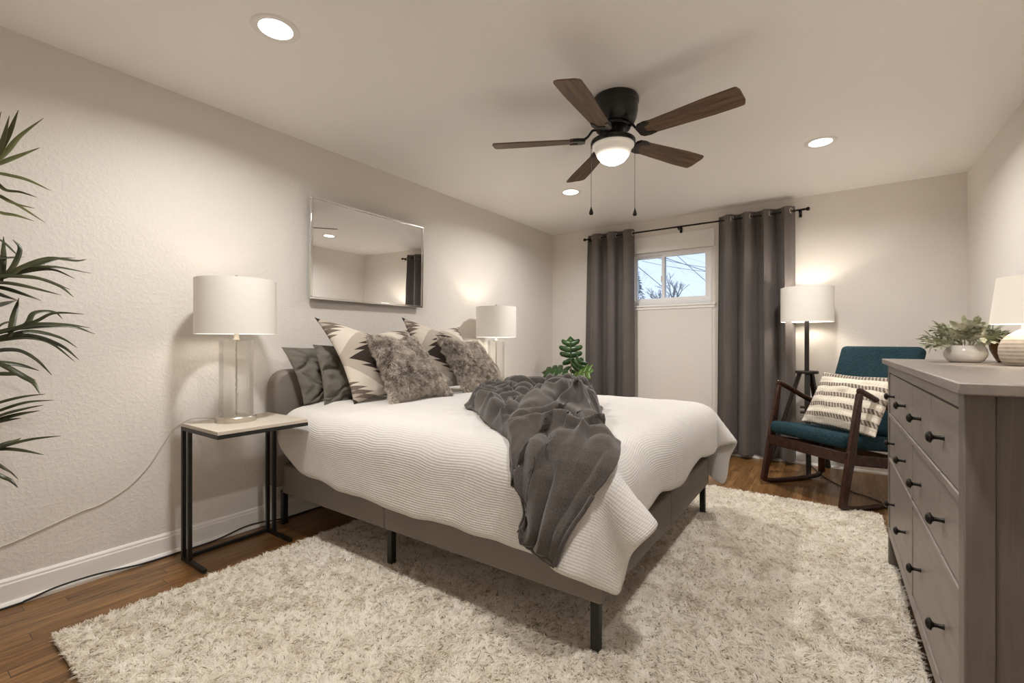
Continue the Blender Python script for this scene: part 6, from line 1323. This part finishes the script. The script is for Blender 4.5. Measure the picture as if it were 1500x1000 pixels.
# ------------------------------------------------------------------ palm by the left wall
pl = thing('potted_palm', 'tall palm plant with long thin leaves against the left wall', 'plant', (.330, .130, 0))
G().lathe([(.0001, 0), (.125, 0), (.135, .01), (.165, .29), (.170, .30), (.158, .30), (.152, .275), (.0001, .27)], 40, close=False).build('pot', m_terr, pl, smooth=True)
G().lathe([(.0001, .276), (.153, .276)], 32, close=False).build('soil', m_soil, pl)
trunks = [[(0, 0, .27), (.01, .02, .7), (-.03, .06, 1.2), (-.05, .09, 1.66)], [(.03, -.02, .27), (.05, .04, .8), (.02, .08, 1.30)], [(-.03, .02, .27), (-.04, .05, .6), (-.03, .09, 1.08)], [(.0, .03, .27), (.05, .06, .55), (.06, .09, .78)]]
for tr in trunks:
    G().tube(spline(tr, 8), .014, 8).build('trunk', m_stem, pl, smooth=True)
PALM = [
(0,1,0.011,[[(0.28,0.289,1.766),(0.339,0.309,1.838),(0.397,0.322,1.943)],[(0.28,0.289,1.766),(0.337,0.327,1.883),(0.395,0.345,1.973)],[(0.28,0.289,1.766),(0.232,0.337,1.855),(0.184,0.38,1.944),(0.136,0.454,2.059)],[(0.28,0.289,1.766),(0.235,0.336,1.817),(0.19,0.379,1.863),(0.145,0.443,1.929)],[(0.28,0.289,1.751),(0.307,0.327,1.744),(0.335,0.377,1.734),(0.362,0.436,1.706)],[(0.28,0.289,1.741),(0.298,0.321,1.69),(0.316,0.361,1.687),(0.333,0.404,1.676)],[(0.28,0.289,1.679),(0.291,0.318,1.659),(0.303,0.349,1.642),(0.314,0.4,1.636)],[(0.28,0.289,1.679),(0.256,0.33,1.663),(0.233,0.377,1.644),(0.209,0.446,1.606)],[(0.28,0.289,1.613),(0.285,0.319,1.601),(0.29,0.354,1.6),(0.296,0.401,1.589)],[(0.28,0.289,1.766),(0.288,0.295,1.884),(0.296,0.314,1.984)]]),
(0,0,0.01,[[(0.35,0.278,1.336),(0.352,0.325,1.361),(0.353,0.365,1.399),(0.355,0.433,1.44),(0.357,0.508,1.442),(0.359,0.542,1.453)],[(0.35,0.278,1.331),(0.321,0.343,1.371),(0.293,0.411,1.416),(0.264,0.475,1.455),(0.236,0.532,1.47)],[(0.35,0.278,1.331),(0.338,0.349,1.373),(0.327,0.438,1.411),(0.315,0.565,1.403)],[(0.35,0.278,1.331),(0.335,0.359,1.377),(0.319,0.445,1.402),(0.304,0.518,1.376)],[(0.35,0.278,1.346),(0.367,0.319,1.357),(0.383,0.406,1.355),(0.4,0.485,1.322)],[(0.35,0.278,1.346),(0.393,0.368,1.36),(0.436,0.443,1.331),(0.478,0.479,1.287)],[(0.35,0.278,1.326),(0.388,0.317,1.329),(0.427,0.368,1.317),(0.465,0.447,1.293)],[(0.35,0.278,1.316),(0.349,0.315,1.312),(0.349,0.357,1.298),(0.348,0.412,1.276)],[(0.35,0.288,1.329),(0.34,0.333,1.383),(0.329,0.358,1.465),(0.319,0.341,1.503)],[(0.35,0.281,1.503),(0.309,0.316,1.489),(0.268,0.364,1.447)],[(0.35,0.308,1.339),(0.275,0.322,1.429),(0.2,0.332,1.529)],[(0.35,0.281,1.418),(0.274,0.328,1.435),(0.198,0.389,1.458)],[(0.35,0.278,1.306),(0.337,0.306,1.289),(0.325,0.353,1.273)]]),
(0,0,0.011,[[(0.3,0.335,1.13),(0.266,0.35,1.21),(0.232,0.369,1.29)],[(0.3,0.287,1.138),(0.288,0.376,1.178),(0.275,0.404,1.228),(0.263,0.461,1.237),(0.25,0.491,1.211)],[(0.3,0.293,1.143),(0.333,0.395,1.191),(0.366,0.446,1.227),(0.399,0.527,1.227)],[(0.3,0.287,1.143),(0.298,0.328,1.156),(0.296,0.41,1.182),(0.294,0.499,1.184),(0.292,0.567,1.175)],[(0.3,0.287,1.148),(0.301,0.363,1.167),(0.302,0.498,1.179),(0.303,0.581,1.149)],[(0.3,0.287,1.122),(0.277,0.331,1.136),(0.254,0.404,1.155),(0.231,0.487,1.132),(0.208,0.544,1.091)],[(0.3,0.287,1.107),(0.262,0.324,1.123),(0.223,0.397,1.131),(0.185,0.47,1.106),(0.147,0.55,1.028)],[(0.3,0.287,1.112),(0.278,0.385,1.139),(0.256,0.482,1.1),(0.234,0.545,1.039)],[(0.3,0.287,1.072),(0.27,0.325,1.083),(0.24,0.372,1.077),(0.21,0.422,1.04),(0.18,0.471,0.977)],[(0.3,0.287,1.041),(0.296,0.328,1.034),(0.292,0.372,1.022),(0.288,0.417,1.001)],[(0.3,0.287,1.046),(0.332,0.32,1.023),(0.365,0.365,0.981),(0.397,0.385,0.958),(0.43,0.395,0.921)],[(0.3,0.287,0.996),(0.312,0.323,0.994),(0.324,0.36,0.99),(0.336,0.399,0.967)],[(0.3,0.287,1.239),(0.246,0.324,1.259),(0.193,0.367,1.281)],[(0.3,0.29,1.143),(0.35,0.311,1.178),(0.399,0.336,1.193)]]),
(0,0,0.008,[[(0.39,0.264,0.882),(0.414,0.307,0.901),(0.437,0.354,0.915),(0.461,0.404,0.922)],[(0.39,0.264,0.85),(0.408,0.314,0.875),(0.425,0.367,0.893),(0.443,0.431,0.895)],[(0.39,0.264,0.831),(0.424,0.305,0.855),(0.459,0.351,0.872),(0.493,0.395,0.885)],[(0.39,0.264,0.821),(0.41,0.307,0.839),(0.431,0.348,0.852),(0.451,0.393,0.861)],[(0.39,0.264,0.816),(0.425,0.302,0.831),(0.459,0.343,0.841)],[(0.39,0.264,0.728),(0.371,0.315,0.741),(0.352,0.342,0.744),(0.333,0.361,0.751)],[(0.39,0.264,0.719),(0.431,0.314,0.744),(0.473,0.37,0.761),(0.514,0.438,0.767)],[(0.39,0.264,0.724),(0.43,0.305,0.731),(0.469,0.346,0.723),(0.509,0.392,0.705)],[(0.39,0.264,0.709),(0.352,0.308,0.654),(0.314,0.337,0.619),(0.277,0.361,0.583)],[(0.39,0.264,0.67),(0.41,0.301,0.631),(0.429,0.321,0.614),(0.449,0.336,0.589)]])
]

def palm_leaf(pts, w, mat):
    P = spline(pts, 6); n = len(P); vs = []; fs = []
    P = [Vector(p) for p in P]
    for i, p in enumerate(P):
        t = i / (n - 1); d = (P[min(i + 1, n - 1)] - P[max(i - 1, 0)]).normalized()
        s = d.cross(Vector((.75, -.1, .66)));
        if s.length < .05: s = d.cross(Vector((0, 1, 0)))
        s.normalize(); u = s.cross(d)
        ww = w * (min(1, .45 + t * 2.2)) * (1 - max(0, (t - .45) / .55) ** 1.6) + .0006
        vs += [p - s * ww + u * ww * .35, p, p + s * ww + u * ww * .35]
    for i in range(n - 1):
        a = i * 3; fs += [(a, a + 3, a + 4, a + 1), (a + 1, a + 4, a + 5, a + 2)]
    G().add(vs, fs).build('leaf', mat, pl, smooth='all', solid=.0008)
_rp = random.Random(3)
for head, olive, w, leaves in PALM:
    for pts in leaves:
        palm_leaf([Vector(p) - Vector((.330, .130, 0)) for p in pts], w * _rp.uniform(.65, .95), m_palm2 if olive else m_palm)

# ------------------------------------------------------------------ rug
RX0, RX1, RY0, RY1 = .47, 3.115, .42, 3.735
rug = thing('rug', 'large cream shag rug under the bed', 'rug', ((RX0 + RX1) / 2, (RY0 + RY1) / 2, 0))
G().box((RX0 - rug.location.x, RY0 - rug.location.y, .0005), (RX1 - rug.location.x, RY1 - rug.location.y, .018)).build('rug_backing', m_rugback, rug, bevel=.003)
rng = np.random.default_rng(4)
nt_ = 520000
Q = np.stack([rng.uniform(RX0, RX1, nt_ * 2), rng.uniform(RY0, RY1, nt_ * 2)], 1)
dcam = np.hypot(Q[:, 0] - 2.8655, Q[:, 1])
dens = np.clip((2.0 / np.maximum(dcam, .9)) ** 1.2, .35, 1.0)
hid = (Q[:, 0] < 2.10) & (Q[:, 1] > 1.95) & (Q[:, 1] < 3.2)
dens[hid] *= .25
Q = Q[rng.random(len(Q)) < dens * .62]
nq = len(Q)
def tile_noise(x, y, cell, seed):
    r2 = np.random.default_rng(seed); a = r2.normal(size=(97, 97))
    fx, fy = x / cell, y / cell; i, j = np.floor(fx).astype(int), np.floor(fy).astype(int); tx, ty = fx - i, fy - j
    tx = tx * tx * (3 - 2 * tx); ty = ty * ty * (3 - 2 * ty)
    f = lambda p, q: a[p % 97, q % 97]
    return (f(i, j) * (1 - tx) + f(i + 1, j) * tx) * (1 - ty) + (f(i, j + 1) * (1 - tx) + f(i + 1, j + 1) * tx) * ty
lx = tile_noise(Q[:, 0], Q[:, 1], .014, 1) * .8 + tile_noise(Q[:, 0], Q[:, 1], .22, 2) * .18
ly = tile_noise(Q[:, 0], Q[:, 1], .014, 3) * .8 + tile_noise(Q[:, 0], Q[:, 1], .22, 4) * .18
lean = np.stack([lx, ly, np.zeros(nq)], 1) + rng.normal(size=(nq, 3)) * np.array([.35, .35, .05])
# at the border the pile spills outward
for k, e, s in ((0, RX0, -1), (0, RX1, 1), (1, RY0, -1), (1, RY1, 1)):
    wv = np.exp(-np.abs(Q[:, k] - e) / .03); lean[:, k] += s * wv * .25
tone = np.clip(.55 + .22 * tile_noise(Q[:, 0], Q[:, 1], .06, 7) + .12 * tile_noise(Q[:, 0], Q[:, 1], .3, 8) + rng.normal(size=nq) * .18, .10, 1)
tone[rng.random(nq) < .025] = 0
P3 = np.stack([Q[:, 0] - rug.location.x, Q[:, 1] - rug.location.y, np.full(nq, .017)], 1)
N3 = np.tile(np.array([0, 0, 1.0]), (nq, 1))
arr, q_, t_, tn = strands(P3, N3, tone, rng, .0140, .0058, lean * 1.25, .0, 2, True)
strand_object('pile', m_pile, rug, arr, q_, t_, tn)

# ------------------------------------------------------------------ cords
m_clear = Mat('clear_cord', (.62, .58, .52), .25, spec=.6).m
pts = [(.0045, .02, .20), (.0045, .345, .256), (.0045, .45, .283), (.0045, .596, .328), (.0045, .673, .344), (.0045, .777, .401), (.0045, .86, .49), (.0045, .953, .640), (.012, 1.03, .695), (.06, 1.08, .7035), (.17, 1.12, .7035)]
tag(G().tube(spline(pts, 8), .0030, 8).build('lamp_cord', m_clear, smooth=True), 'thin clear cord sagging along the left wall from the near lamp', 'cord')
m_cord = Mat('black_cord', (.015, .013, .012), .5).m
pts = [(.038, -.2, .006), (.036, .343, .006), (.034, .42, .010), (.036, .52, .027), (.036, .66, .026), (.038, .82, .008), (.036, 1.0, .006), (.042, 1.15, .010), (.036, 1.30, .030), (.036, 1.40, .028), (.045, 1.55, .010), (.036, 1.765, .006), (.06, 1.95, .006)]
tag(G().tube(spline(pts, 8), .0042, 8).build('power_cord', m_cord, smooth=True), 'black power cord running along the left baseboard', 'cord')
pts = [(2.70, 4.90, .006), (2.78, 4.62, .005), (2.867, 4.42, .005), (2.943, 4.303, .005), (2.99, 4.215, .005), (3.05, 4.175, .005), (3.13, 4.073, .005), (3.20, 3.92, .005), (3.32, 3.80, .005), (3.50, 3.80, .005), (3.66, 3.9, .006)]
tag(G().tube(spline(pts, 8), .0040, 8).build('power_cord', m_cord, smooth=True), 'black power cord on the bare floor under the rocking chair', 'cord')
